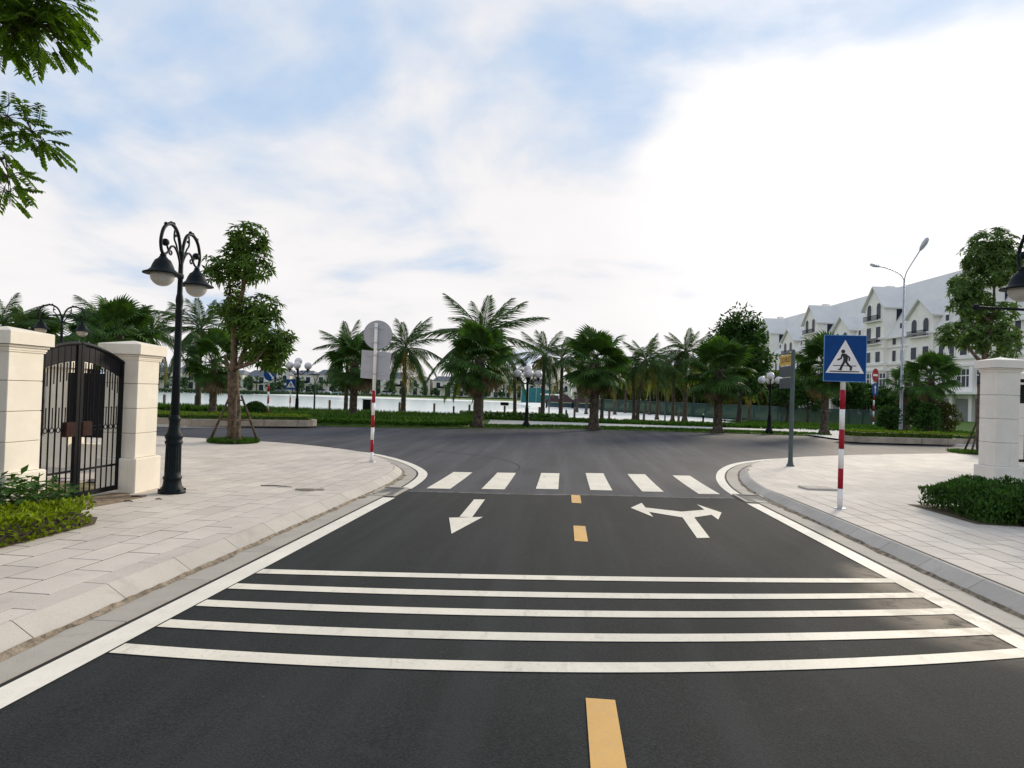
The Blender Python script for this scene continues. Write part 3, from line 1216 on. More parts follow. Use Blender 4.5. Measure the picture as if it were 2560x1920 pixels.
# ------------------------------------------------------------------ double arm lamp posts
def scroll(c, r0, r1, a0, a1, n=18):
    return [(c[0] + (r0 + (r1 - r0) * i / (n - 1)) * math.cos(a0 + (a1 - a0) * i / (n - 1)), 0, c[1] + (r0 + (r1 - r0) * i / (n - 1)) * math.sin(a0 + (a1 - a0) * i / (n - 1))) for i in range(n)]


def smooth(pts, sub=5):
    P = [Vector(p) for p in pts]
    out = []
    for i in range(len(P) - 1):
        p0 = P[max(0, i - 1)]; p1 = P[i]; p2 = P[i + 1]; p3 = P[min(len(P) - 1, i + 2)]
        for k in range(sub):
            t = k / sub
            out.append(.5 * ((2 * p1) + (p2 - p0) * t + (2 * p0 - 5 * p1 + 4 * p2 - p3) * t * t + (3 * p1 - p0 - 3 * p2 + p3) * t ** 3))
    out.append(P[-1])
    return out


JZ = 3.33
SHADE = matmesh(MB().lathe([(.045, .02), (.06, -.005), (.095, -.03), (.122, -.085), (.145, -.145), (.185, -.18), (.235, -.198), (.238, -.215), (.19, -.214), (.15, -.205), (.001, -.2)][::-1], 28).mesh('shade', True), m_greeniron)
GLOBE = matmesh(MB().sphere((0, 0, -.232), .148, 24, 14, .95).mesh('globe', True), m_globe)


def lamp_post(label, loc, rz, sc=1.0, extra=False):
    t = thing('street_lamp', label, 'street lamp', loc, rz, 'double arm street lamps with bell shades')
    t.scale = (sc, sc, sc)
    MB().lathe([(.175, 0), (.175, .035), (.15, .05), (.145, .075), (.125, .10), (.112, .17), (.115, .20), (.122, .205), (.122, .225), (.108, .24), (.102, .30)], 24).build('base', m_greeniron, t, True)
    for k in range(6):
        a = k * 1.047
        MB().lathe([(.018, .03), (.018, .06), (.008, .065)], 6, (.158 * math.cos(a), .158 * math.sin(a), 0)).build('bolt', m_greeniron, t)
    # fluted lower shaft
    f = MB()
    nF = 40
    prof = [(.100, .28), (.097, .5), (.094, .68)]
    for r, z in prof:
        for k in range(nF):
            rr = r * (1 + (.045 if k % 2 else -.03))
            f.v.append((rr * math.cos(6.283 * k / nF), rr * math.sin(6.283 * k / nF), z))
    for i in range(2):
        for k in range(nF):
            f.f.append((i * nF + k, i * nF + (k + 1) % nF, (i + 1) * nF + (k + 1) % nF, (i + 1) * nF + k))
    f.build('lower_shaft', m_greeniron, t)
    MB().lathe([(.095, .67), (.112, .69), (.115, .72), (.10, .735), (.11, .76), (.118, .785), (.118, .81), (.10, .825), (.085, .86), (.072, .93), (.068, 1.0), (.078, 1.02), (.08, 1.04), (.066, 1.06), (.058, 1.09)], 24).build('collar', m_greeniron, t, True)
    MB().lathe([(.057, 1.08), (.050, 1.7), (.044, 2.5), (.050, 2.52), (.050, 2.55), (.042, 2.57), (.046, 2.63), (.052, 2.68), (.044, 2.74), (.036, 2.78), (.033, JZ - .35), (.045, JZ - .33), (.045, JZ - .29), (.032, JZ - .27), (.030, JZ - .05), (.042, JZ - .02), (.042, JZ + .03), (.02, JZ + .06)], 18).build('upper_shaft', m_greeniron, t, True)
    for s in (-1, 1):
        a = MB()
        pts = smooth([(.02, 0, JZ - .02), (.05, 0, JZ + .12), (.12, 0, JZ + .26), (.24, 0, JZ + .335), (.38, 0, JZ + .33), (.51, 0, JZ + .24), (.575, 0, JZ + .08), (.555, 0, JZ - .05), (.50, 0, JZ - .10)])
        a.tube(pts, [.024 - .006 * abs(i / len(pts) - .4) for i in range(len(pts))], 8)
        a.tube(smooth([(.02, 0, JZ - .16), (.10, 0, JZ - .02), (.20, 0, JZ + .055), (.30, 0, JZ + .04), (.36, 0, JZ - .03), (.43, 0, JZ - .08), (.50, 0, JZ - .09)]), .015, 7)
        a.tube(scroll((.30, -.035 + JZ), .055, .012, 1.2, -5.2), .011, 6)
        a.tube(smooth([(.37, 0, JZ - .02), (.41, 0, JZ + .03), (.45, 0, JZ + .05)]), .013, 6)
        a.sphere((.455, 0, JZ + .065), .05, 12, 8)
        a.tube(smooth([(.09, 0, JZ - .03), (.15, 0, JZ + .09), (.215, 0, JZ + .16), (.22, 0, JZ + .24), (.20, 0, JZ + .30)]), .012, 6)
        a.sphere((.19, 0, JZ + .215), .022, 8, 6)
        for (px, pz) in ((.25, .36), (.46, .31), (.32, .355)):
            a.sphere((px, 0, JZ + pz), .026, 8, 6)
        for v_ in range(len(a.v)):
            x, y, z = a.v[v_]
            a.v[v_] = (s * x, y, z)
        if s < 0:
            a.f = [q[::-1] for q in a.f]
        arm = a.build('arm', m_greeniron, t, True)
        MB().lathe([(.030, -.17), (.030, -.14), (.042, -.12), (.036, -.105), (.022, -.09)], 14, (s * .5, 0, JZ)).build('hanger', m_greeniron, arm, True)
        sh = inst('shade', SHADE, t, (s * .5, 0, JZ - .155))
        inst('globe', GLOBE, sh, (0, 0, 0))
    if extra:
        b = MB().tube([(0, 0, 2.62), (-.15, .82, 2.64)], .016, 8)
        b.sphere((-.15, .82, 2.64), .04, 10, 8)
        b.build('bracket_arm', m_iron, t)
    return t


lamp_post('black double arm street lamp on the left pavement beside the cream pillar', (-5.35, 8.53, zg(8.53) + KH), R(97), .99)
lamp_post('black double arm street lamp rising behind the iron gate', (-15.4, 18.6, KH), R(40), 1.04)
lamp_post('black double arm street lamp cut by the right edge above the shrub bed', (6.27, 9.08, zg(9) + KH), R(84), 1.09, True)


# ------------------------------------------------------------------ signs
def striped_pole(t, h, bands, r=.037):
    z = 0
    col = 0
    for b in bands:
        MB().lathe([(r, z), (r, z + b)], 14).build('red_band' if col else 'white_band', m_red if col else m_white, t, True)
        z += b
        col = 1 - col
    MB().lathe([(r, z), (r, h), (r * .6, h + .012)], 14).build('white_band', m_white, t, True)
    MB().lathe([(r + .05, 0), (r + .045, .012), (r + .004, .015)], 14).build('foot', m_galv, t)


def plate(poly, y0, y1):
    return MB().vprism(poly, y0, y1)


def disc(r, cx=0, cz=0, n=40):
    return [(cx + r * math.cos(6.2832 * i / n), cz + r * math.sin(6.2832 * i / n)) for i in range(n)]


sg = thing('traffic_sign', 'grey backs of a round and a square sign on one striped pole, left corner', 'traffic sign', (-4.19, 13.95, KH), R(6))
striped_pole(sg, 3.04, [.22, .27, .27, .27, .27, .27])
back = plate(disc(.315, .03, 2.80), .06, .066).build('round_plate', m_alu, sg)
plate([(-.33 + .01, 1.84), (.32, 1.80), (.34, 2.42), (-.31, 2.46)], .06, .066).build('square_plate', m_alu, sg)
for z, hw in ((2.95, .16), (2.62, .15), (2.34, .22), (1.93, .22)):
    MB().box(-hw, hw, .042, .058, z - .012, z + .012).build('bracket', m_galv, sg)
    MB().lathe([(.042, z - .014), (.042, z + .014)], 14).build('clamp', m_galv, sg)
MB().tube([(.03 + .316 * math.cos(q), .063, 2.8 + .316 * math.sin(q)) for q in lin(0, 6.2832, 41)], .006, 6, False).build('rim', M('rim_grey', (.16, .17, .2), .5), sg)


def crossing_sign(t, zc, w, h, par=None):
    hw, hh = w / 2, h / 2
    pl = plate([(-hw, zc - hh), (hw, zc - hh), (hw, zc + hh), (-hw, zc + hh)], -.050, -.044).build('sign_plate', m_blue, t)
    k = w / 645.

    def P(x, y):
        return ((x - 1395) * k, zc - (y - 765) * k)
    rim = M('sign_rim', (.12, .30, .62), .4, .05)
    b = .008 * w / .6
    MB().box(-hw, hw, -.056, -.042, zc + hh - b, zc + hh).box(-hw, hw, -.056, -.042, zc - hh, zc - hh + b).box(-hw, -hw + b, -.056, -.042, zc - hh + b, zc + hh - b).box(hw - b, hw, -.056, -.042, zc - hh + b, zc + hh - b).build('rim', rim, pl)
    plate([P(1105, 1000), P(1685, 1000), P(1395, 470)], -.053, -.050).build('triangle', m_white, pl)
    man = MB()
    ht = lambda x, y: P(x, y)

    def limb(pts, wd):
        for (a, b_) in zip(pts, pts[1:]):
            a = Vector(a); b_ = Vector(b_)
            d = (b_ - a).normalized()
            nn = Vector((-d.y, d.x)) * wd / 2
            q = [a - d * wd * .2 - nn, b_ + d * wd * .2 - nn, b_ + d * wd * .2 + nn, a - d * wd * .2 + nn]
            man.vprism([P(*v) for v in q][::-1], -.0562, -.0532)
    man.vprism(disc(30 * k, *P(1365, 655)), -.0562, -.0532)
    man.vprism([P(*v) for v in [(1340, 690), (1408, 688), (1440, 760), (1430, 835), (1365, 830), (1370, 760)]][::-1], -.0559, -.0531)
    limb([(1350, 705), (1335, 765), (1285, 792)], 24)
    limb([(1405, 705), (1462, 752), (1458, 800)], 24)
    limb([(1385, 820), (1350, 885), (1330, 945)], 34)
    limb([(1415, 820), (1445, 868), (1490, 905), (1482, 950)], 32)
    limb([(1335, 948), (1300, 940)], 18)
    man.build('walking_figure', m_black_s, pl)
    MB().vprism([P(*v) for v in [(1215, 888), (1565, 888), (1565, 876), (1215, 876)]], -.0556, -.0530).build('crossing_line', m_black_s, pl)
    MB().vprism([P(*v) for v in [(1170, 982), (1610, 982), (1610, 966), (1170, 966)]], -.0556, -.0530).build('crossing_line', m_black_s, pl)


sg = thing('traffic_sign', 'blue square pedestrian crossing sign on a red and white pole, right pavement', 'traffic sign', (4.12, 10.03, zg(10.03) + KH), R(-3))
striped_pole(sg, 2.45, [.30, .30, .29, .29, .30, .29])
crossing_sign(sg, 2.235, .60, .69)
for z in (2.05, 2.42):
    MB().box(-.2, .2, -.043, -.03, z - .012, z + .012).build('bracket', m_galv, sg)

# street name post
sn = thing('street_name_post', 'grey post with a yellow name plate over two dark plates, right corner', 'street sign', (5.72, 16.92, KH), 0)
MB().lathe([(.10, 0), (.10, .02), (.075, .05), (.06, .12), (.055, .2), (.05, 2.9), (.045, 2.95)], 14).build('post', m_gpole, sn, True)
ang = math.atan2(1.0, .03)
plm = MB().box(.055, 1.08, -.014, .014, 2.58, 2.84)
pl = plm.build('name_plate', m_yellow, sn)
pl.rotation_euler = (0, 0, ang)
for z0, z1 in ((2.28, 2.545), (1.97, 2.235)):
    q = MB().box(.055, 1.08, -.014, .014, z0, z1).build('dark_plate', M('plate_dark', (.045, .055, .065), .5, .1), sn)
    q.rotation_euler = (0, 0, ang)
for z in (2.558, 2.252):
    q = MB().box(.055, .98, -.010, .010, z - .006, z + .010).build('plate_rail', m_white, sn)
    q.rotation_euler = (0, 0, ang)
cu = bpy.data.curves.new('lettering', 'FONT')
cu.body = 'QO1BUST'
cu.size = .20
cu.extrude = .001
cu.align_x = 'CENTER'
cu.align_y = 'CENTER'
tob = bpy.data.objects.new('lettering', cu)
COL.objects.link(tob)
dg = bpy.context.evaluated_depsgraph_get()
tme = bpy.data.meshes.new_from_object(tob.evaluated_get(dg))
bpy.data.objects.remove(tob)
tme.materials.clear()
tme.materials.append(m_black_s)
inst('lettering', tme, pl, (.56, .0165, 2.71), (R(90), 0, R(180)))

# ------------------------------------------------------------------ street trees
def street_tree(name, label, loc, sc, origin, px, trunk, branches, clumps, leafm, barkm, rosn, lean=.0387, stakes=True, rz=0, ln=.2, group=None):
    """trunk/branches/clumps given in a local sketch (x right, y down) scaled by px metres"""
    t = thing(name, label, 'tree', loc, rz, group)
    ox, oy = origin

    def C(x, y, dy=0):
        z = (oy - y) * px
        return ((x - ox) * px - lean * z, dy, z)
    mb = MB()
    P = [C(*p) for p in trunk]
    branch(mb, P[:3], .135 * sc, .105 * sc, 12)
    branch(mb, P[2:], .075 * sc, .022 * sc, 9)
    mb.tube([P[0], (P[0][0], P[0][1], .12)], [.19 * sc, .135 * sc], 12)
    tr = mb.build('trunk', barkm, t, True)
    for b in branches:
        bb = MB()
        branch(bb, [C(*p) for p in b], .055 * sc, .018 * sc, 7)
        bb.build('branch', barkm, tr, True)
    for (x, y, rx, ry, dy) in clumps:
        c = C(x, y, dy)
        mb = MB()
        r = (rx * px, rx * px * .9, ry * px)
        rx, ry = rx * 1.22, ry * 1.22
        r = (rx * px, rx * px * .9, ry * px)
        n = int(rosn * (rx * ry * px * px) / .16)
        rosettes(mb, c, r, n, 8, ln, ln * .13)
        mb.build('leaf_clump', leafm, t)
    if stakes:
        for k in range(4):
            a = .5 + k * 1.5708
            MB().tube([(.62 * math.cos(a), .62 * math.sin(a), .0), (.14 * math.cos(a), .14 * math.sin(a), 1.30)], [.036, .030], 7).build('stake', m_bark, t, True)
        for z, r in ((.62, .38), (1.16, .17)):
            cs = [(r * math.cos(.5 + k * 1.5708), r * math.sin(.5 + k * 1.5708)) for k in range(4)]
            for k in range(4):
                a, b = cs[k], cs[(k + 1) % 4]
                MB().tube([(a[0] * 1.08, a[1] * 1.08, z), (b[0] * 1.08, b[1] * 1.08, z + .01)], .024, 6).build('cross_tie', m_bark, t)
    return t


street_tree('street_tree', 'staked street tree with tiered dark green leaf clumps on the left pavement', (-9.05, 17.2, KH), 1.35, (545, 1290), .00496,
            [(545, 1290), (545, 1100), (540, 900), (545, 760), (545, 640), (590, 440, .05), (615, 300, .05), (625, 150)],
            [[(555, 880), (640, 850, -.1), (700, 830, -.2), (760, 740, -.2)], [(545, 640), (500, 480, .15), (500, 380, .2)], [(575, 860), (600, 700, .3), (640, 560, .3)], [(545, 760), (510, 680, .2), (470, 560, .1)], [(600, 400), (680, 320, -.2)], [(548, 860), (490, 880, .2), (470, 800, .2)]],
            [(630, 130, 95, 70, 0), (690, 180, 45, 30, .1), (540, 150, 25, 60, .1), (500, 300, 105, 70, .1), (450, 350, 55, 45, -.1), (670, 300, 95, 70, -.1), (600, 225, 90, 55, .1), (590, 350, 90, 40, 0), (530, 440, 50, 40, .2), (570, 530, 75, 45, 0), (690, 520, 105, 55, .1), (480, 550, 60, 30, -.1), (620, 600, 85, 60, .2), (655, 640, 90, 50, -.2), (740, 700, 110, 70, -.1), (810, 750, 60, 50, 0), (660, 770, 85, 60, .2), (770, 800, 70, 50, -.2), (600, 700, 60, 50, .3), (500, 640, 40, 40, .3), (820, 700, 55, 40, .1), (850, 770, 40, 35, -.1), (710, 840, 60, 35, .1), (790, 860, 45, 30, 0), (560, 610, 45, 35, -.2), (730, 600, 60, 35, .2)],
            m_leaf_m, m_bark, 29, ln=.26)
street_tree('street_tree', 'tall clumpy street tree behind the white pillar at the right', (14.85, 24.4, KH), 1.3, (1690, 1640), .00505,
            [(1690, 1640), (1690, 1400), (1695, 1150), (1705, 1010), (1745, 850), (1770, 700), (1790, 560), (1790, 300)],
            [[(1705, 1010), (1610, 910, -.1), (1560, 840, -.1)], [(1735, 880), (1800, 820, .1), (1830, 720, .1)], [(1765, 720), (1680, 600, .1), (1620, 470)], [(1700, 1030), (1790, 960, .1), (1840, 900, .1)]],
            [(1790, 130, 130, 75, 0), (1760, 230, 140, 90, .1), (1840, 260, 130, 100, -.1), (1790, 350, 130, 90, 0), (1700, 300, 80, 70, .1), (1620, 420, 105, 65, .1), (1590, 500, 95, 60, -.1), (1660, 560, 110, 65, .1), (1570, 600, 70, 55, 0), (1730, 640, 95, 60, .2), (1560, 790, 130, 70, 0), (1640, 830, 90, 60, .1), (1490, 830, 60, 45, 0), (1830, 880, 110, 65, 0), (1780, 760, 90, 60, .2), (1860, 620, 80, 60, 0), (1860, 780, 90, 60, .1)],
            m_leaf_r, m_bark, 31, ln=.27)
# grass rings at the tree feet
for label, x, y, r in (('ring of grass around the foot of the staked left tree', -9.05, 17.2, .68), ('ring of grass around the foot of the tree behind the white pillar', 14.6, 24.4, .85)):
    mb = MB()
    for _ in range(1500):
        a = random.random() * 6.283
        q = r * math.sqrt(random.random())
        h = random.uniform(.08, .17)
        mb.leaf(Vector((q * math.cos(a), q * math.sin(a), .0)), Vector((random.uniform(-.5, .5), random.uniform(-.5, .5), 1)), h, .012, Vector((1, 0, 0)))
    mb.build('grass_ring', m_grass, None, False, (x, y, KH), label=label, category='grass')
    sheet('tree_pit', [(x + r * .95 * math.cos(q * .4488), y + r * .95 * math.sin(q * .4488)) for q in range(14)], KH + .006, m_soil, kind='structure')

# overhanging branches of a tree at the left edge
ot = thing('overhanging_tree', 'leafy branches of a tree reaching into the top left corner', 'tree', (-7.32, 5.6, zg(5.6) + .1))
mb = MB()
branch(mb, [(0, 0, 0), (.05, 0, 1.5), (.15, 0, 3.0), (.3, 0, 4.2), (.8, 0, 5.2)], .13, .05, 10)
tr = mb.build('trunk', m_bark_d, ot, True)


def pinnate(mb, p, d, L, n=7, w=.022):
    d = d.normalized()
    side = d.cross(UP).normalized()
    mb.tube([p, p + d * L * .5, p + d * L - UP * L * .12], [.006, .004, .002], 5)
    for i in range(n):
        t = .2 + .8 * i / (n - 1)
        q = p + d * L * t - UP * L * .12 * t * t
        for s in (-1, 1):
            mb.leaf(q, side * s * .9 + d * .55 - UP * random.uniform(.15, .5), L * .42 * (1 - .3 * abs(t - .5)), w, UP)


def spray(parent, pts, r0, tips, nleaf, L, single=True):
    b = MB()
    branch(b, pts, r0, r0 * .35, 7)
    P = [Vector(pts[k]).lerp(Vector(pts[k + 1]), q / 6) for k in range(len(pts) - 1) for q in range(7)]
    mb = MB()
    out = []
    for (x, y, z, rad, k) in tips:
        c = Vector((x, y, z))
        a = min(P, key=lambda p: (p - c).length)
        b.tube([a, a.lerp(c, .5) + rv(.02), c], [.007, .006, .004], 5)
        for _ in range(int(k * nleaf)):
            d = rv()
            p = c + Vector((d.x * rad, d.y * rad, d.z * rad * .75))
            b.tube([c, p], [.0035, .0025], 4)
            one = MB() if single else mb
            pinnate(one, p, d * .9 + Vector((.25, -.05, -.30)) + rv(.6), L * random.uniform(.6, 1.1))
            out.append(one)
    bo = b.build('branch', m_bark_d, parent, True)
    if single:
        for one in out:
            one.build('compound_leaf', m_leaf_o, bo)
    else:
        mb.build('leaf_clump', m_leaf_o, bo)


# local frame of the tree: x towards the road
spray(ot, [(.35, 0, 4.3), (1.2, -.05, 4.55), (1.9, -.1, 4.75), (2.3, -.1, 4.8)], .035, [(1.75, 0, 5.0, .30, 30), (2.1, -.1, 5.05, .30, 34), (2.35, -.1, 4.72, .24, 26), (2.45, -.05, 5.0, .2, 14), (1.9, .1, 4.75, .18, 9)], 2.6, .24, False)
spray(ot, [(.2, 0, 3.2), (1.1, 0, 3.35), (1.8, -.05, 3.45), (2.1, -.05, 3.52)], .035, [(1.85, 0, 3.62, .20, 10), (2.1, 0, 3.36, .14, 8), (2.15, -.05, 3.2, .10, 5), (1.6, .05, 3.45, .18, 8)], 2.1, .20)
spray(ot, [(1.6, 0, 3.45), (1.85, -.02, 3.75), (2.05, -.05, 3.98), (2.2, -.05, 4.05)], .014, [(2.1, -.05, 3.90, .13, 8), (2.35, -.05, 3.76, .12, 7), (1.85, 0, 3.86, .13, 6)], 2.0, .19)
spray(ot, [(1.85, -.02, 3.62), (2.1, -.05, 3.66), (2.35, -.05, 3.7)], .008, [(2.45, -.05, 3.66, .1, 5)], 2.1, .20)

# ------------------------------------------------------------------ shrub beds
zb = zg(5) + KH
mb = MB()
x0 = -4.80
hedge_leaves(mb, box_pts(-5.25, -4.76, -.5, 6.35, 0, .24, .08), 7000, .07, .018, .8)
for v_ in range(len(mb.v)):
    x, y, z = mb.v[v_]
    mb.v[v_] = (x + .35 * max(0, (y - 5.9)) * -.4, y, z + zg(y) + KH - .02)
hb = mb.build('ground_cover', m_leaf_y, None, label='low yellow green ground cover along the edge of the left bed', category='plant')
MB().box(-5.2, -4.82, 0, 6.2, zg(6) + .05, zg(0) + .14).build('stems', m_bark_d, hb)
sh = thing('broadleaf_shrub', 'dark green broad leaved shrub in front of the cut off pillar', 'shrub', (-5.5, 5.9, zg(5.9) + KH))
for k in range(46):
    x, y = random.uniform(-.5, .25), random.uniform(-1.6, .75)
    hgt = random.uniform(.22, .50)
    if k % 4 == 0:
        MB().tube([(x, y, 0), (x + .03, y, hgt)], [.008, .005], 5).build('stem', m_bark, sh)
mb = MB()
for _ in range(2300):
    x, y = random.uniform(-.55, .30), random.uniform(-1.9, .85)
    z = random.uniform(.05, .48) * (1 - .35 * abs(x + .12))
    if y > .5:
        z *= .7
    d = Vector((random.uniform(-1, 1), random.uniform(-1, 1), random.uniform(-.2, .5)))
    mb.leaf(Vector((x, y, z)), d, random.uniform(.08, .14), random.uniform(.025, .04), UP + rv(.4))
mb.build('foliage', m_leaf_s, sh)
# right bed shrub
rs = thing('clipped_shrub', 'dark green dense shrub bed in front of the white pillar', 'shrub', (6.9, 10.0, zg(10) + KH - .02))
mb = MB()


def rpts():
    x = random.uniform(-1.28, 1.6); y = random.uniform(-.85, .78)
    top = .45 + .06 * math.sin(x * 4.1) * math.cos(y * 5) + .05 * math.sin(x * 9 + y * 3)
    e = min(x + 1.30, .8 - y, y + .87)
    top *= min(1, .72 + e * 1.3)
    z = top * (1 - random.random() ** 1.6 * .95)
    return (x, y, z), Vector((random.uniform(-.4, .4), random.uniform(-.4, .4), 1))


hedge_leaves(mb, rpts, 24000, .075, .015, .9)
mb.build('foliage', m_leaf_s, rs)
for k in range(9):
    MB().tube([(-1.0 + k * .27, random.uniform(-.5, .5), 0), (-1.0 + k * .27, random.uniform(-.5, .5), .4)], .012, 5).build('stem', m_bark_d, rs)

# twigs and fallen leaves on the left pavement
for k, (x, y, a, L) in enumerate([(-5.6, 8.05, .4, .16), (-5.45, 7.7, 2.0, .12), (-5.75, 7.5, 1.1, .10), (-4.6, 9.6, .15, .5), (-5.2, 7.95, 2.6, .09)]):
    lab = ['longest small dry twig on the paving in front of the iron gate', 'dry twig on the paving nearest the lamp post foot', 'short dry twig on the paving close under the iron gate', 'long dry twig lying on the left paving beyond the lamp post', 'tiny dry twig on the paving farthest from the iron gate'][k]
    MB().tube([(0, 0, .008), (L * .5, .01, .014), (L, -.01, .008)], [.007, .008, .004], 6).build('twig', m_bark_d, None, True, (x, y, zg(y) + KH), label=lab, category='twig', group='dry twigs on the paving')

# ------------------------------------------------------------------ promenade strips beyond the road (structure)
def dstrip(name, pts_front, pts_back, z, mat, **k):
    """sheet between two (l,d) polylines with a kerb face at the front"""
    mb = MB()
    n = len(pts_front)
    for (a, b) in zip(pts_front, pts_back):
        mb.v += [DZ(a[0], a[1], -.02), DZ(a[0], a[1], z), DZ(b[0], b[1], z)]
    for i in range(n - 1):
        for j in (0, 1):
            mb.f.append((3 * i + j, 3 * i + 3 + j, 3 * i + 4 + j, 3 * i + 1 + j))
    return mb.build(name, mat, **k)


def fe(l):                     # distance of the far road edge
    for (a, da), (b, db) in zip(FE, FE[1:]):
        if l <= b:
            return da + (db - da) * (l - a) / (b - a)
    return FE[-1][1]


FE = [(-60, 25.2), (-14.2, 26.6), (-10.4, 28.2), (-4.6, 29.0), (-1.7, 30.6), (3, 32.8), (9, 33.6), (15.5, 33.8), (19, 33.2), (40, 30), (70, 26)]
ls = lin(-60, 70, 66)
dstrip('verge', [(l, fe(l)) for l in ls], [(l, 46) for l in ls], .055, m_lawn, kind='structure')
ls2 = lin(-1.2, 16.8, 30)
dstrip('footpath', [(l, fe(l) + 2.2) for l in ls2], [(l, 38.8) for l in ls2], .075, m_path, kind='structure')
ls3 = lin(-30, -9.2, 20)
dstrip('footpath', [(l, 24.9 if l < -12 else 24.9 + (l + 12) * .9) for l in ls3], [(l, 34.5) for l in ls3], .07, m_path, kind='structure')
ls4 = lin(15.5, 40, 20)
dstrip('footpath', [(l, fe(l) - 3.4 - max(0, (l - 18)) * .15) for l in ls4], [(l, 43) for l in ls4], .07, m_path, kind='structure')
# kerb line painted white along the far left island and right island
mb = MB()
for i, l in enumerate(lin(-30, -8.6, 30)):
    d = 24.75 if l < -12 else 24.75 + (l + 12) * .9 * (.8 if l > -10 else 1)
    mb.v += [DZ(l, d - .14, .006), DZ(l, d, .006)]
    if i:
        mb.f.append((2 * i - 2, 2 * i, 2 * i + 1, 2 * i - 1))
mb.build('edge_line', p_edge, cross)
mb = MB()
for i, l in enumerate(lin(15.0, 40, 30)):
    d = fe(l) - 3.55 - max(0, (l - 18)) * .15
    mb.v += [DZ(l, d - .16, .006), DZ(l, d, .006)]
    if i:
        mb.f.append((2 * i - 2, 2 * i, 2 * i + 1, 2 * i - 1))
mb.build('edge_line', p_edge, cross)


# ------------------------------------------------------------------ verge planting
def verge_pts(l0, l1, f0, f1, h, jag=0):
    def f():
        l = random.uniform(l0, l1)
        k = random.random()
        d = f0(l) + (f1(l) - f0(l)) * k
        z = h * (.75 + .35 * random.random())
        return (*D(l, d), .06 + z * random.random() ** .4), UP
    return f


# clipped low hedge along the road, then strap leaved lilies
mb = MB()
hedge_leaves(mb, verge_pts(-13.6, -1.9, lambda l: fe(l) + .12, lambda l: fe(l) + .75, .24), 8000, .09, .03)
mb.build('low_hedge', m_hedge, None, label='low clipped green hedge along the far side of the crossing road', category='hedge')


def lilies(name, label, l0, l1, f0, f1, n, h, mat, sharp=.9):
    mb = MB()
    for _ in range(n):
        l = random.uniform(l0, l1)
        d = f0(l) + (f1(l) - f0(l)) * random.random()
        x, y = D(l, d)
        for q in range(7):
            a = random.random() * 6.283
            hh = h * random.uniform(.55, 1.1)
            mb.leaf(Vector((x, y, .05)), Vector((math.cos(a) * .55, math.sin(a) * .55, sharp)), hh, .035, Vector((math.cos(a), math.sin(a), .3)))
    return mb.build(name, mat, None, label=label, category='plant', kind='stuff')


lilies('lily_bed', 'strap leaved green planting behind the low hedge', -13.4, -2.1, lambda l: fe(l) + .9, lambda l: 38, 2600, .50, m_grass)
lilies('lily_bed', 'dark green planting along the water left of the staked tree', -34, -12.5, lambda l: 37, lambda l: 41, 1500, .42, m_hedge)
lilies('lily_bed', 'strap leaved planting between the footpath and the beach', -2.2, 16.5, lambda l: 39.2, lambda l: 42.6, 1900, .27, m_grass)
mb = MB()
hedge_leaves(mb, verge_pts(-3.2, 3.6, lambda l: 40.4, lambda l: 41.4, .40), 4200, .11, .03)
mb.build('bushy_hedge', m_hedge, None, label='bushy green hedge on the beach side left of the wide fan palm', category='hedge')
lilies('verge_grass', 'thin grass verge between the road and the footpath', -1.6, 16.8, lambda l: fe(l) + .05, lambda l: fe(l) + 2.1, 2600, .10, m_grass)
lilies('lawn_grass', 'bright green lawn by the right hand globe lamp', 16.2, 30, lambda l: 39.5, lambda l: 50, 2600, .22, m_grass)

# ------------------------------------------------------------------ planters
def planter(label, pts, w, h, hh, hedge_mat, n):
    """rounded stone planter along a polyline of (x,y); clipped hedge inside"""
    a, b = Vector(pts[0]), Vector(pts[1])
    L = (b - a).length
    rz = math.atan2((b - a).y, (b - a).x)
    t = thing('planter', label, 'planter', (a.x, a.y, .06), rz)
    # stone blocks along the rim
    nb = max(3, int(L / 1.2))
    for k in range(nb):
        MB().rbox(L * k / nb + .006, L * (k + 1) / nb - .006, 0, .18, 0, h, .015).build('stone_block', m_stone, t)
        MB().rbox(L * k / nb + .006, L * (k + 1) / nb - .006, w - .18, w, 0, h, .015).build('stone_block', m_stone, t)
    for s, cx in ((1, L), (-1, 0)):
        ring = [(cx + s * (w / 2) * math.sin(q), w / 2 - (w / 2) * math.cos(q)) for q in lin(0, math.pi, 9)]
        ring2 = [(cx + s * (w / 2 - .18) * math.sin(q), w / 2 - (w / 2 - .18) * math.cos(q)) for q in lin(math.pi, 0, 9)]
        poly = ring + ring2
        mb = MB()
        nn = 9
        for i in range(nn - 1):
            p = [ring[i], ring[i + 1], ring2[nn - 2 - i], ring2[nn - 1 - i]]
            mb.prism(ccw(p), 0, h)
        mb.build('stone_end', m_stone, t)
    MB().box(-.1, L + .1, .18, w - .18, 0, h - .04).build('soil', m_soil, t)
    mb = MB()
    hedge_leaves(mb, box_pts(-w * .28, L + w * .28, .16, w - .16, h - .08, h + hh, .06), n, .07, .022)
    hg = mb.build('clipped_hedge', hedge_mat, t)
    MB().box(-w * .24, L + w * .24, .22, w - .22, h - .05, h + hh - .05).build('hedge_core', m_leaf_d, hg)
    return t


planter('long stone planter with clipped hedge behind the staked tree', [D(-12.3, 24.95), D(-8.7, 26.6)], 1.7, .26, .17, m_hedge_y, 5000)
planter('stone planter with clipped hedge seen between the gate pillar and the lamp post', [D(-17.8, 25.05), D(-13.55, 25.05)], 1.7, .26, .17, m_hedge_y, 4000)
planter('stone planter with clipped hedge right of the crossing sign', [D(15.75, 28.6), D(19.6, 29.0)], 1.5, .26, .22, m_hedge_y, 5000)
planter('stone planter half hidden behind the white pillar', [D(21.0, 29.6), D(25.0, 29.6)], 1.5, .26, .16, m_hedge_y, 3000)

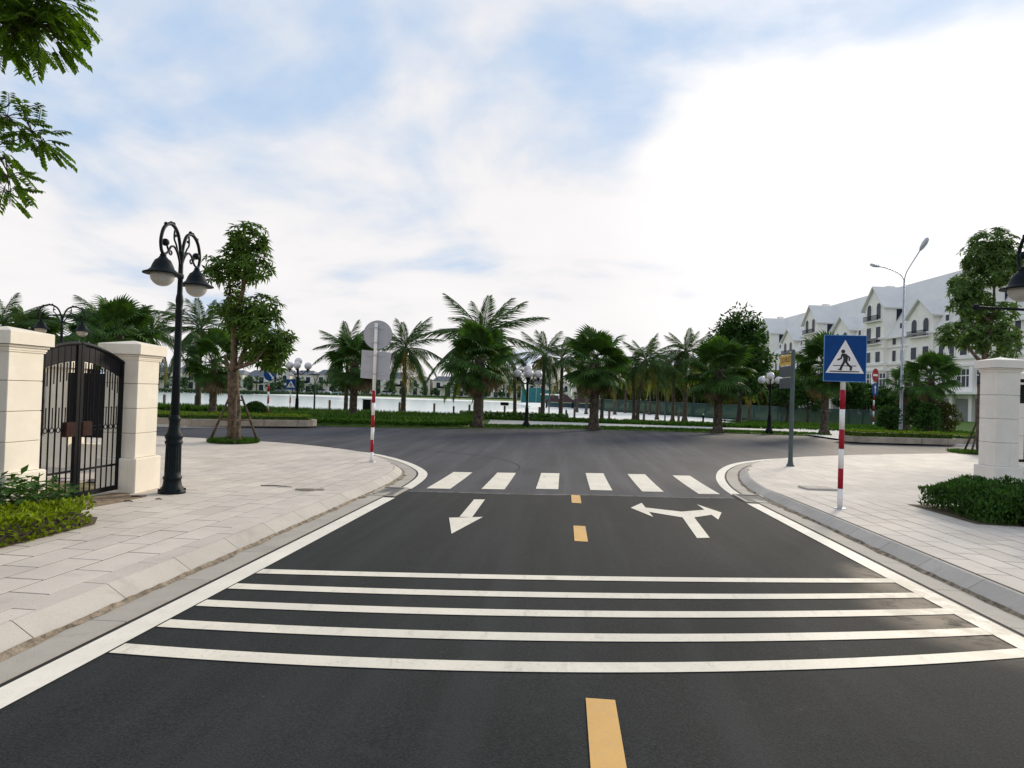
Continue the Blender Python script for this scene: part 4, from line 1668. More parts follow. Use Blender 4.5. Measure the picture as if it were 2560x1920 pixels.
bb = thing('ball_bush', 'round clipped bush behind the left planter', 'bush', (*D(-11.95, 30.3), .06))
mb = MB()
for _ in range(5200):
    d = rv()
    if d.z < -.75:
        continue
    mb.leaf(Vector((d.x * .48, d.y * .48, .42 + d.z * .43)) * random.uniform(.9, 1.02), d + rv(.8), .07, .02, UP + rv(.5))
mb.build('foliage', m_leaf_d, bb)
MB().sphere((0, 0, .42), .40, 16, 10).build('inner_twigs', m_leaf_d, bb, True)
MB().tube([(0, 0, 0), (0, 0, .2)], .04, 7).build('stem', m_bark_d, bb)

# wooden bollards along the water
POST = matmesh(MB().rbox(-.07, .07, -.07, .07, -.6, .82, .012).mesh('post'), m_wood)
BC = matmesh(MB().lathe([(.10, .82), (.10, .86), (.03, .885)], 8).mesh('post_top'), m_wood)
names = {0: 'wooden post by the water just right of the left lamp post', 1: 'wooden post by the water left of the staked tree'}
us = [357, 425, 714, 789, 865, 940, 1016, 1092, 1167, 1243, 1318, 1393, 1468, 1545]
desc = ['first wooden post by the water counting from the left lamp post', 'second wooden post by the water, left of the staked tree', 'wooden post by the water between the globe lamp and the left fan palm',
        'wooden post by the water behind the round sign pole', 'wooden post beside the coconut palm right of the round sign', 'wooden post by the water left of the tallest palm',
        'wooden post tucked against the tallest palm trunk', 'wooden post with a small box on top', 'wooden post right of the middle globe lamp', 'wooden post left of the wide fan palm',
        'wooden post right of the wide fan palm', 'wooden post before the beach palms, two right of the wide fan palm', 'wooden post before the beach palms, three right of the wide fan palm', 'wooden post left of the fan palm before the round leafy tree']
for u, ds in zip(us, desc):
    t = thing('wooden_post', ds, 'post', (*D((u - 1106) / 1400 * 44.6, 44.6), .0), R(4.7), 'wooden posts along the water')
    inst('shaft', POST, t, (0, 0, 0))
    if u == 1092:
        MB().rbox(-.30, .26, -.14, .14, .84, 1.06, .02).build('box', m_irondark, t)
# small path lights
for u, d, lab in ((1000 / .9, 41, None),):
    pass
for u, d, lab in ((982, 43.8, 'short black path light between the round sign and the tallest palm'), (1225, 43.8, 'short black path light left of the wide fan palm'), (1521, 43.4, 'short black path light left of the leafy tree')):
    t = thing('path_light', lab, 'path light', (*D((u - 1106) / 1400 * d, d), .05))
    MB().lathe([(.06, 0), (.06, .55), (.08, .56), (.08, .60)], 10).build('stem', m_iron, t, True)
    MB().lathe([(.055, .60), (.055, .68), (.02, .70)], 10).build('lens', m_globe_w, t, True)
t = thing('litter_bin', 'dark bin by the water beside the round sign pole', 'bin', (*D(-9.55, 43.0), .05), R(4.7))
MB().rbox(-.26, .26, -.22, .22, 0, .86, .03).build('body', m_irondark, t)
MB().rbox(-.30, .30, -.26, .26, .862, .92, .02).build('lid', m_iron, t)


# ------------------------------------------------------------------ globe lamps
def globe_lamp(label, x, y, h, angs):
    t = thing('globe_lamp', label, 'street lamp', (x, y, .06), 0, 'lamps with white globes along the promenade')
    MB().lathe([(.20, 0), (.21, .10), (.17, .18), (.12, .26), (.10, .5), (.085, .9), (.095, .93), (.07, .97), (.055, 1.2), (.042, h - .25), (.06, h - .22), (.035, h - .15), (.03, h)], 16).build('post', m_iron, t, True)
    MB().lathe([(.03, 0), (.09, .03), (.07, .06), (.02, .07)], 12, (0, 0, h)).build('cup', m_iron, t, True)
    MB().sphere((0, 0, h + .25), .20, 20, 12).build('globe', m_globe_w, t, True)
    for a in angs:
        c, s = math.cos(a), math.sin(a)
        pts = smooth([(0, 0, h - .42), (.2 * c, .2 * s, h - .45), (.38 * c, .38 * s, h - .30), (.52 * c, .52 * s, h - .27)])
        arm = MB().tube(pts, .024, 7)
        arm.sphere((.2 * c, .2 * s, h - .30), .04, 8, 6)
        am = arm.build('arm', m_iron, t, True)
        MB().lathe([(.02, -.14), (.035, -.1), (.03, -.02), (.10, .0), (.08, .05), (.02, .06)], 12, (.52 * c, .52 * s, h - .22)).build('cup', m_iron, am, True)
        MB().sphere((.52 * c, .52 * s, h + .02), .20, 20, 12).build('globe', m_globe_w, t, True)


globe_lamp('lamp with white globes left of the round sign', *D(-11.7, 35.4), 2.75, (3.0, .6, 5.0))
globe_lamp('lamp with white globes between the tallest palm and the wide fan palm', *D(.78, 32.2), 2.62, (3.3, .15, 4.9, 1.7))
globe_lamp('lamp with white globes beside the street name post', *D(13.55, 34.0), 2.75, (3.5, 5.3, 1.3))


def t_lamp(label, x, y, h):
    t = thing('garden_lamp', label, 'street lamp', (x, y, .0), R(4.7), 'slim lamps along the water')
    MB().lathe([(.06, 0), (.05, h - .5), (.045, h - .45)], 10).build('post', m_gpole, t, True)
    a = MB()
    for q in (0, 2.09, 4.19):
        a.tube([(0, 0, h - .5), (.22 * math.cos(q), .22 * math.sin(q), h - .06)], .022, 6)
    a.build('strut', m_gpole, t)
    MB().lathe([(.05, h - .07), (.40, h - .05), (.42, h - .02), (.10, h + .02)], 18).build('disc_head', m_gpole, t, True)


t_lamp('slim lamp with a flat head standing by the water left of the round sign', *D(-12.45, 41), 2.5)
t_lamp('slim lamp with a flat head on the beach left of the leafy tree', *D(11.4, 48), 2.7)
t_lamp('slim lamp with a flat head on the beach right of the middle globe lamp', *D(3.5, 60), 4.6)

# tall twin street light
sl = thing('street_light', 'tall grey twin arm street light in front of the white townhouses', 'street light', (*D(25.55, 42.5), .05), R(4.7))
MB().lathe([(.16, 0), (.16, .05), (.10, .06), (.055, 10.0)], 12).build('pole', m_galv, sl, True)
for pts, sz in (([(0, 0, 9.95), (.10, -.1, 10.5), (.42, -.4, 11.3), (.62, -.6, 11.8)], 1.25), ([(0, 0, 9.95), (-.18, .3, 10.4), (-.60, .9, 10.85), (-.95, 1.3, 11.05)], .9)):
    am = MB().tube(smooth(pts), .035, 8).build('arm', m_galv, sl, True)
    a, b = Vector(pts[-2]), Vector(pts[-1])
    d = (b - a).normalized()
    MB().tube([b - d * .05, b + d * .12 * sz, b + d * .4 * sz, b + d * .62 * sz, b + d * .7 * sz], [.04, .10 * sz, .13 * sz, .10 * sz, .03], 10).build('lamp_head', m_galv, am, True)

# far traffic signs
def simple_pole(t, h, r=.045, n=5, b=.33):
    striped_pole(t, h, [b * .8] + [b] * n, r)


sg = thing('traffic_sign', 'blue round sign with a white arrow under a red sign, behind the round bush', 'traffic sign', (*D(-11.55, 30.8), .06), R(58))
simple_pole(sg, 3.25, .045, 5, .28)
plate(disc(.32, 0, 2.18), -.056, -.05).build('blue_disc', m_blue, sg)
k = plate([(-.20, 2.36), (-.15, 2.40), (.18, 2.05), (.22, 2.09), (.22, 1.95), (.08, 1.95), (.13, 2.0)], -.060, -.057).build('white_arrow', m_white, sg)
plate(disc(.32, 0, 2.88), -.056, -.05).build('red_disc', m_red, sg)
plate([(-.22, 2.83), (.22, 2.83), (.22, 2.93), (-.22, 2.93)], -.060, -.057).build('white_bar', m_white, sg)
sg = thing('traffic_sign', 'small distant pedestrian crossing sign left of the globe lamp', 'traffic sign', (*D(-11.6, 34.0), .06), R(30))
simple_pole(sg, 1.95, .035, 4, .26)
crossing_sign(sg, 1.72, .46, .54)
sg = thing('traffic_sign', 'red no entry sign above a blue round sign on a striped pole, far right', 'traffic sign', (*D(27.95, 50.0), .06), R(40))
simple_pole(sg, 4.35, .055, 5, .42)
plate(disc(.52, 0, 3.95), -.07, -.06).build('red_disc', m_red, sg)
plate([(-.36, 3.87), (.36, 3.87), (.36, 4.03), (-.36, 4.03)], -.076, -.071).build('white_bar', m_white, sg)
plate(disc(.50, 0, 2.85), -.07, -.06).build('blue_disc', m_blue, sg)
plate([(-.05, 2.55), (.05, 2.55), (.05, 2.95), (.16, 2.95), (0, 3.2), (-.16, 2.95), (-.05, 2.95)], -.076, -.071).build('white_arrow', m_white, sg)


# ------------------------------------------------------------------ palms
def frond_mesh(bend, nl=34, seed=1):
    rnd = random.Random(seed)
    mb = MB()
    pts = []
    for i in range(13):
        t = i / 12
        pts.append(Vector((t * (1 - .12 * bend * t), 0, .02 - bend * .55 * t * t)))
    mb.tube(pts, [.014 - .011 * i / 12 for i in range(13)], 5)

    def at(t):
        k = t * 12
        i = min(11, int(k))
        return pts[i].lerp(pts[i + 1], k - i), (pts[i + 1] - pts[i]).normalized()
    for i in range(nl):
        t = .16 + .84 * i / (nl - 1)
        p, d = at(t)
        L = .30 * math.sin(math.pi * min(1, .22 + .70 * t)) * (1 if t < .9 else .8) + .03
        for s in (-1, 1):
            dr = rnd.uniform(.25, .75) + bend * .3
            dd = Vector((.55, s * .85, 0)) + d * .3 - UP * dr
            w = .0085 * rnd.uniform(.8, 1.2)
            q = dd.normalized()
            side = q.cross(Vector((0, 0, 1))).normalized() * w
            m1 = p + q * L * .55
            tip = p + q * L * .95 - UP * L * .30
            mb.add([p - side * .5, p + side * .5, m1 + side, m1 - side, tip], [(0, 1, 2, 3), (3, 2, 4)])
    return mb.mesh('frond')


FR = [matmesh(frond_mesh(b, 36, k), m_coco) for k, b in enumerate((.55, 1.0, 1.45))]
FRY = [matmesh(frond_mesh(b, 30, 9 + k), m_coco_y) for k, b in enumerate((.9, 1.3))]


def fan_mesh(seed, mat):
    rnd = random.Random(seed)
    mb = MB()
    mb.tube([(0, 0, 0), (.25, 0, .01), (.5, 0, -.01)], [.016, .011, .009], 5)
    h = Vector((.5, 0, -.01))
    ns = 30
    for i in range(ns):
        a = -2.25 + 4.5 * i / (ns - 1)
        L = .52 * (1 - .22 * abs(a) / 2.25) * rnd.uniform(.92, 1.05)
        z = .05 * math.cos(a * 1.2)
        d = Vector((math.cos(a), math.sin(a), z)).normalized()
        side = Vector((-math.sin(a), math.cos(a), 0))
        w = .038 * L / .5
        m1 = h + d * L * .55 - UP * .01 * rnd.random()
        m2 = h + d * L * .80 - UP * (.05 + .03 * rnd.random())
        tip = h + d * L * .98 - UP * (.14 + .07 * rnd.random())
        mb.add([h, m1 + side * w, m1 - side * w, m1 + UP * .014, m2 + side * w * .5, m2 - side * w * .5, tip], [(0, 1, 3), (0, 3, 2), (1, 4, 5, 3), (3, 5, 2), (4, 6, 5)])
    return matmesh(mb.mesh('fan_leaf'), mat)


FANS = [fan_mesh(k, m_fan) for k in range(3)]
FAND = fan_mesh(7, m_fan_dead)


def ptrunk(h, r0, r1, lean=(0, 0), rings=True, flare=1.5):
    mb = MB()
    n = 26
    pts, rad = [], []
    for i in range(n + 1):
        t = i / n
        z = h * t
        pts.append((lean[0] * t * t, lean[1] * t * t, z))
        r = r0 + (r1 - r0) * t
        if t < .15:
            r *= 1 + (flare - 1) * (1 - t / .15) ** 2
        r *= 1.06 if i % 2 else .97
        rad.append(r)
    mb.tube(pts, rad, 12)
    return mb


def fan_palm(label, x, y, crown_z, size, n=34, seed=0, z0=.05, r=.2):
    rnd = random.Random(seed)
    n = int(n * .72)
    t = thing('fan_palm', label, 'palm tree', (x, y, z0), rnd.random() * 6, 'fan palms along the promenade')
    ptrunk(crown_z, r, r * .8, rings=True, flare=1.7).build('trunk', m_palmtrunk, t, True)
    # ragged leaf bases under the crown
    mb = MB()
    for k in range(26):
        a = k * 2.4
        zz = crown_z * (.55 + .45 * k / 26)
        mb.leaf(Vector((r * .8 * math.cos(a), r * .8 * math.sin(a), zz)), Vector((math.cos(a) * .6, math.sin(a) * .6, 1)), .22, .05, Vector((math.cos(a), math.sin(a), 0)))
    mb.build('leaf_bases', m_palmtrunk, t)
    for k in range(n):
        f = k / (n - 1)
        el = R(82 - 150 * f ** .9 + rnd.uniform(-9, 9))
        az = k * 2.39996 + rnd.uniform(-.2, .2)
        s = size * rnd.uniform(.88, 1.08) * (1.0 if f < .75 else .9)
        dead = f > .90
        inst('fan_leaf', FAND if dead else FANS[k % 3], t, (.05 * math.cos(az), .05 * math.sin(az), crown_z - .25 * f), (rnd.uniform(-.5, .5), -el, az), (s, s, s))
    return t


def coconut(label, x, y, crown_z, size, n=17, seed=0, z0=-.05, r=.13, lean=(0, 0), dry=2, up=80, trunk=True):
    rnd = random.Random(seed + 50)
    t = thing('coconut_palm', label, 'palm tree', (x, y, z0), 0, 'coconut palms along the beach and promenade')
    ptrunk(crown_z, r, r * .62, lean, flare=1.6).build('trunk', m_cocotrunk, t, True)
    MB().lathe([(r * .6, -.35), (r * 1.1, -.1), (r * 1.2, .05), (r * .5, .35)], 10, (lean[0], lean[1], crown_z)).build('crown_shaft', m_petiole, t, True)
    n += 6
    for k in range(n):
        f = k / (n - 1)
        el = R(up - (up + 28) * f + rnd.uniform(-8, 8))
        az = k * 2.39996 + rnd.uniform(-.25, .25)
        s = size * rnd.uniform(.85, 1.1) * (.8 if f < .12 else 1)
        me = FRY[k % 2] if k >= n - dry else FR[0 if f < .25 else (1 if f < .65 else 2)]
        inst('frond', me, t, (lean[0], lean[1], crown_z + .1), (rnd.uniform(-.3, .3), -el, az), (s, s, s))
    return t


def UDL(u, d):
    return D((u - 1106) / 1400 * d, d)


fan_palm('fan palm with a dark crown just left of the round sign', *UDL(765, 32.8), 3.0, 1.75, 36, 1)
coconut('slim coconut palm behind the dark fan palm left of the round sign', *UDL(749, 38.6), 3.9, 2.3, 14, 2)
coconut('coconut palm with arching fronds just right of the round sign', *UDL(873, 41.3), 4.15, 2.75, 19, 3, r=.17)
fan_palm('fan palm in front of the tallest coconut palm, with a drooping leaf skirt', *UDL(1034, 31.0), 3.3, 2.0, 44, 4, r=.23)
coconut('tallest coconut palm, rising behind a fan palm in the middle', *UDL(1040, 38.9), 4.7, 3.6, 20, 5, r=.18, up=84)
coconut('small yellowing palm left of the middle globe lamp', *UDL(1114, 41.6), 2.9, 1.5, 9, 6, dry=6, lean=(-.1, 0), up=55)
coconut('coconut palm just right of the middle globe lamp', *UDL(1174, 42.1), 4.1, 2.2, 15, 7, r=.15)
coconut('slim coconut palm between the middle globe lamp and the wide fan palm', *UDL(1213, 44.0), 4.0, 2.1, 14, 8, r=.15)
fan_palm('wide round fan palm on the road verge in the middle', *UDL(1285, 32.2), 3.35, 1.95, 46, 9, r=.24)
coconut('slim palm behind the wide fan palm', *UDL(1302, 44.5), 3.4, 2.0, 13, 10)
coconut('low coconut palm first to the right of the wide fan palm', *UDL(1371, 46.3), 3.6, 2.2, 14, 11, lean=(-.2, 0))
coconut('leaning coconut palm second to the right of the wide fan palm', *UDL(1379, 45.2), 4.15, 2.4, 16, 12, lean=(.45, 0))
coconut('slim coconut palm left of the flat headed beach lamp', *UDL(1421, 52), 3.6, 2.2, 13, 21)
coconut('slim coconut palm right of the flat headed beach lamp', *UDL(1455, 49.1), 3.8, 2.2, 14, 13)
coconut('tall feathery coconut palm left of the round leafy tree', *UDL(1481, 48.4), 5.05, 2.5, 17, 14, r=.17)
fan_palm('fan palm in front of the round leafy tree', *UDL(1553, 32.9), 3.2, 2.0, 44, 15, r=.22)
fan_palm('fan palm behind the blue crossing sign', *UDL(1783, 34.7), 3.7, 2.0, 40, 16)
fan_palm('fan palm rising above the right planter', *UDL(2012, 38.4), 3.5, 1.75, 34, 17)
fan_palm('small fan palm left of the one above the right planter', *UDL(1960, 43.0), 3.1, 1.5, 26, 18)
coconut('coconut palm behind the left lamp post with feathery fronds', *UDL(430, 38.5), 4.7, 2.9, 17, 19, r=.16)
fan_palm('dark fan palm behind the staked left tree', *UDL(462, 34.5), 2.8, 1.9, 34, 20)
coconut('coconut palm behind the gate pillar beside the left lamp post', *UDL(322, 39.9), 4.4, 2.7, 16, 22)
fan_palm('dark fan palm above the gate pillar beside the lamp post', *UDL(255, 30.0), 3.9, 2.0, 38, 23)
fan_palm('dark fan palm directly right of the lamp behind the gate', *UDL(205, 33.0), 3.7, 1.9, 34, 24)
coconut('coconut palm with one long frond beside the lamp behind the gate', *UDL(235, 36.0), 4.3, 2.8, 13, 25)
fan_palm('round fan palm above the cut off pillar', *UDL(62, 30.0), 3.35, 1.9, 34, 26)
coconut('coconut palm with upright fronds at the far left edge', *UDL(-5, 28.0), 3.6, 2.5, 14, 27)

# small beach palms further back (bare trunks on the sand)
for i, (u, d, h) in enumerate([(1330, 66, 4.2), (1352, 74, 4.0), (1405, 70, 4.4), (1442, 76, 4.0), (1500, 68, 4.2), (1248, 70, 4.4), (1268, 64, 4.0), (1620, 52, 3.6), (1600, 50, 3.4)]):
    coconut(['thin palm on the sand far right of the pavilions, %s' % w for w in ('nearest the wide fan palm', 'second along', 'third along', 'fourth along', 'before the green net fence')][i] if i < 5 else ['thin palm beside the thatched pavilions behind the wide fan palm', 'thin palm hidden behind the wide fan palm trunk', 'thin palm right of the round leafy tree', 'thin palm under the round leafy tree'][i - 5], *UDL(u, d), h, 2.1, 11, 60 + i, z0=-.15, dry=3)


# ------------------------------------------------------------------ broadleaf trees
def tree(name, label, x, y, h, r, mat, bark, trunk_h, n, ln, seed=0, group=None, z0=0, k=7, squash=.8, cat='tree'):
    rnd = random.Random(seed)
    st = random.getstate()
    random.seed(seed * 13 + 5)
    t = thing(name, label, cat, (x, y, z0), 0, group)
    mb = MB()
    branch(mb, [(0, 0, 0), (.03 * r, 0, trunk_h * .6), (.0, 0, trunk_h), (.05 * r, 0, h * .75)], .045 * h * .6, .02 * h * .5, 7)
    for q in range(4):
        a = q * 1.6 + rnd.random()
        branch(mb, [(0, 0, trunk_h * .9), (r * .4 * math.cos(a), r * .4 * math.sin(a), trunk_h + (h - trunk_h) * .35), (r * .7 * math.cos(a), r * .7 * math.sin(a), trunk_h + (h - trunk_h) * .55)], .02 * h * .5, .008 * h * .5, 5)
    mb.build('trunk', bark, t, True)
    cr = MB()
    ch = h - trunk_h
    for q in range(k):
        a = q * 2.4 + rnd.random()
        f = (q + .5) / k
        rr = r * (.62 * math.sin(math.pi * (.2 + .75 * f)) ** .7)
        c = (rr * .75 * math.cos(a), rr * .75 * math.sin(a), trunk_h + ch * (.15 + .75 * f))
        s = r * rnd.uniform(.36, .55)
        blob(cr, c, (s, s, s * squash), n // k, ln, ln * .32, .2, .3)
    cr.build('crown', mat, t)
    random.setstate(st)
    return t


t13 = tree('leafy_tree', 'tall round leafy dark tree standing beside the street name post', *UDL(1597, 43.3), 7.4, 2.7, m_leaf_d, m_bark_d, 1.9, 11000, .26, 3, k=13, squash=1.0)
blobs = MB()
# trees behind the green net fence
lab = ['left of the beach lamp', 'behind the beach lamp', 'right of the beach lamp', 'behind the tall feathery palm', 'left of the last fan palm', 'behind the last fan palm', 'behind the pavilions, first', 'behind the pavilions, second', 'behind the pavilions, third', 'behind the leafy tree', 'right of the leafy tree']
for i, (u, d, h, r) in enumerate([(1395, 88, 5.6, 3.4), (1425, 86, 5.8, 3.4), (1462, 84, 5.4, 3.2), (1495, 80, 5.6, 3.4), (1525, 78, 5.4, 3.2), (1560, 76, 5.8, 3.2), (1335, 96, 5.8, 3.8), (1305, 99, 5.6, 3.8), (1362, 92, 5.6, 3.6), (1630, 68, 4.4, 2.4), (1690, 62, 4.4, 2.4)]):
    tree('olive_tree', 'olive brown tree beyond the green net fence, ' + lab[i], *UDL(u, d), h, r, m_browntree, m_bark, .9, 4200, .36, 30 + i, 'trees beyond the beach fence')
lab = ['behind the name plates', 'left of the crossing sign', 'behind the crossing sign pole', 'right of the crossing sign', 'below the no entry sign', 'right of the street light']
for i, (u, d, h, r) in enumerate([(1700, 56, 4.2, 2.0), (1745, 54, 4.0, 2.0), (1835, 56, 3.8, 1.9), (1865, 58, 3.6, 1.8), (1915, 60, 3.2, 1.8), (1975, 55, 3.0, 1.7)]):
    tree('dark_tree', 'dark leafy tree before the townhouse shops, ' + lab[i], *UDL(u, d), h, r, m_leaf_d, m_bark_d, 1.2, 2600, .26, 50 + i, 'dark trees before the townhouses')
lab = ['left of the right planter palm', 'around the foot of the right planter palm', 'right of the right planter palm', 'at the left end of the right planter']
for i, (u, d, h, r, m) in enumerate([(1985, 41, 2.3, 1.0, m_leaf_d), (2008, 37.5, 1.9, .9, m_leaf_d), (2040, 38.5, 2.1, 1.0, m_browntree), (1922, 40, 1.6, .9, m_leaf_d)]):
    tree('tall_shrub', 'bushy tall shrub ' + lab[i], *UDL(u, d), h, r, m, m_bark_d, .3, 1900, .17, 70 + i, 'shrubs by the right planter', cat='shrub')

# ------------------------------------------------------------------ green net fence round the beach
nf = thing('net_fence', 'green net fence along the right side of the beach', 'fence', (0, 0, 0))
fp = [(11.0, 84), (12.6, 80), (14.6, 76), (16.5, 72), (18.4, 68), (20.4, 64), (22.4, 60), (23.4, 57), (25.2, 54), (27.5, 51.5), (30.5, 50)]
pm = matmesh(MB().lathe([(.05, -.2), (.05, 1.9)], 8).mesh('post'), m_gpole)
for a in fp:
    inst('post', pm, nf, DZ(*a, -.1), (0, 0, 0), (1, 1, .75))
for a, b in zip(fp, fp[1:]):
    A_, B_ = Vector(DZ(*a, 0)), Vector(DZ(*b, 0))
    mb = MB()
    mb.add([A_ + Vector((0, 0, -.1)), B_ + Vector((0, 0, -.1)), B_ + Vector((0, 0, 1.25)), A_ + Vector((0, 0, 1.25))], [(0, 1, 2, 3)])
    mb.build('net_panel', m_net, nf)
    MB().tube([A_ + Vector((0, 0, 1.27)), B_ + Vector((0, 0, 1.27))], .025, 6).build('rail', m_gpole, nf)

# thatched pavilions on the beach
PAV = None
labs = ['first thatched pavilion counting from the middle globe lamp', 'second thatched pavilion from the middle globe lamp', 'third thatched pavilion from the middle globe lamp', 'thatched pavilion partly behind the wide fan palm']
for i, u in enumerate((1196, 1224, 1254, 1283)):
    x, y = UDL(u, 92)
    t = thing('thatched_pavilion', labs[i], 'pavilion', (x, y, -.35), R(4.7), 'thatched pavilions on the beach')
    rfm = MB()
    for k in range(3):
        a, b, z = 1.35 - .36 * k, 1.35 - .36 * k - .5, .95 + .30 * k
        rfm.add([(-a, -a, z), (a, -a, z), (a, a, z), (-a, a, z), (-b, -b, z + .42), (b, -b, z + .42), (b, b, z + .42), (-b, b, z + .42)], [(0, 1, 5, 4), (1, 2, 6, 5), (2, 3, 7, 6), (3, 0, 4, 7), (4, 5, 6, 7), (3, 2, 1, 0)])
    rfm.build('roof', m_thatch, t)
    for sx in (-1, 1):
        for sy in (-1, 1):
            MB().tube([(sx * .95, sy * .95, 0), (sx * .95, sy * .95, 1.1)], .07, 7).build('post', m_bark_d, t)
    MB().box(-.9, .9, .85, .88, .2, .85).build('screen', m_cloth, t)
    MB().box(-.7, -.1, -.7, .6, .22, .30).build('lounger', m_thatch, t)
    MB().box(.1, .7, -.7, .6, .22, .30).build('lounger', m_thatch, t)

# building wrapped in teal scaffold net
tb = thing('netted_building', 'building wrapped in teal scaffold netting across the beach', 'building', (*UDL(1158, 150), -.5), R(4.7))
for k in range(4):
    x0 = -3.4 + k * 1.7
    MB().box(x0 + .02, x0 + 1.68, -2, -1.94, 0, 3.1 + (.4 if k in (1, 2) else 0)).build('net_sheet', m_teal, tb)
MB().box(-3.38, 3.38, -1.9, 3, 0, 3.0).build('wall', m_farwall, tb)
for k in range(5):
    MB().box(-3.42 + k * 1.7, -3.34 + k * 1.7, -2.06, -2.0, 0, 3.6).build('scaffold_pole', m_galv, tb)
MB().box(1.0, 5.4, -2.6, 1, 1.9, 2.25).build('canopy', m_wall2, tb)
MB().tube([(5.2, -2.4, 0), (5.2, -2.4, 1.9)], .1, 6).build('canopy_post', m_galv, tb)

# ------------------------------------------------------------------ white townhouses on the right
def win_mesh(w, h, arched, out=.10):
    if arched:
        r = w / 2
        pts = [(-r, 0), (r, 0)] + [(r * math.cos(q), h - r + r * math.sin(q)) for q in lin(0, math.pi, 9)]
    else:
        pts = [(-w / 2, 0), (w / 2, 0), (w / 2, h), (-w / 2, h)]
    pane = MB().vprism(pts, .05, .03)
    fr = MB()
    n = len(pts)
    cx, cz = 0, h / 2
    b = .16
    outp = [(p[0] + (b if p[0] > 0 else -b) * (1 if abs(p[0]) > .01 else 0), p[1] + (b if p[1] > h * .5 else -b * .5)) for p in pts]
    for i in range(n):
        j = (i + 1) % n
        q = [pts[i], pts[j], outp[j], outp[i]]
        fr.v += [(a, 0, z) for a, z in q] + [(a, out, z) for a, z in q]
        k = len(fr.v) - 8
        fr.f += [(k + 4, k + 5, k + 6, k + 7), (k, k + 1, k + 5, k + 4), (k + 2, k + 3, k + 7, k + 6)]
    # glazing bars
    return matmesh(fr.mesh('window'), m_wall2), matmesh(pane.mesh('pane'), m_glass)


WM = {}


def window(par, x, y, z, w, h, arched=False, name='window', rz=0):
    k = (w, h, arched)
    if k not in WM:
        WM[k] = win_mesh(*k)
    o = inst(name, WM[k][0], par, (x, y, z), (0, 0, rz))
    inst('pane', WM[k][1], o, (0, 0, 0))
    return o


def balcony(par, x, y, z, w):
    mb = MB().box(x - w / 2, x + w / 2, y, y + .7, z - .12, z)
    o = mb.build('balcony', m_wall2, par)
    rl = MB().box(x - w / 2, x + w / 2, y + .62, y + .67, z + .82, z + .9)
    for k in range(int(w / .16) + 1):
        xx = x - w / 2 + .03 + k * .16
        rl.box(xx - .02, xx + .02, y + .63, y + .66, z, z + .83)
    rl.build('railing', m_irondark, o)


def gable_roof(par, x0, x1, yf, yb, ze, zp, ov=.45):
    xm = (x0 + x1) / 2
    mb = MB()
    th = .22
    for (xa, za, xb, zb_) in ((x0 - ov, ze - ov * (zp - ze) / (xm - x0), xm, zp), (x1 + ov, ze - ov * (zp - ze) / (x1 - xm), xm, zp)):
        vs = [(xa, yf + .5, za), (xb, yf + .5, zb_), (xb, yb, zb_), (xa, yb, za)]
        vs += [(a, b, c + th) for a, b, c in vs]
        mb.add(vs, [(0, 1, 2, 3), (4, 5, 6, 7), (0, 1, 5, 4), (1, 2, 6, 5), (2, 3, 7, 6), (3, 0, 4, 7)])
    return mb.build('gable_roof', m_roof, par)


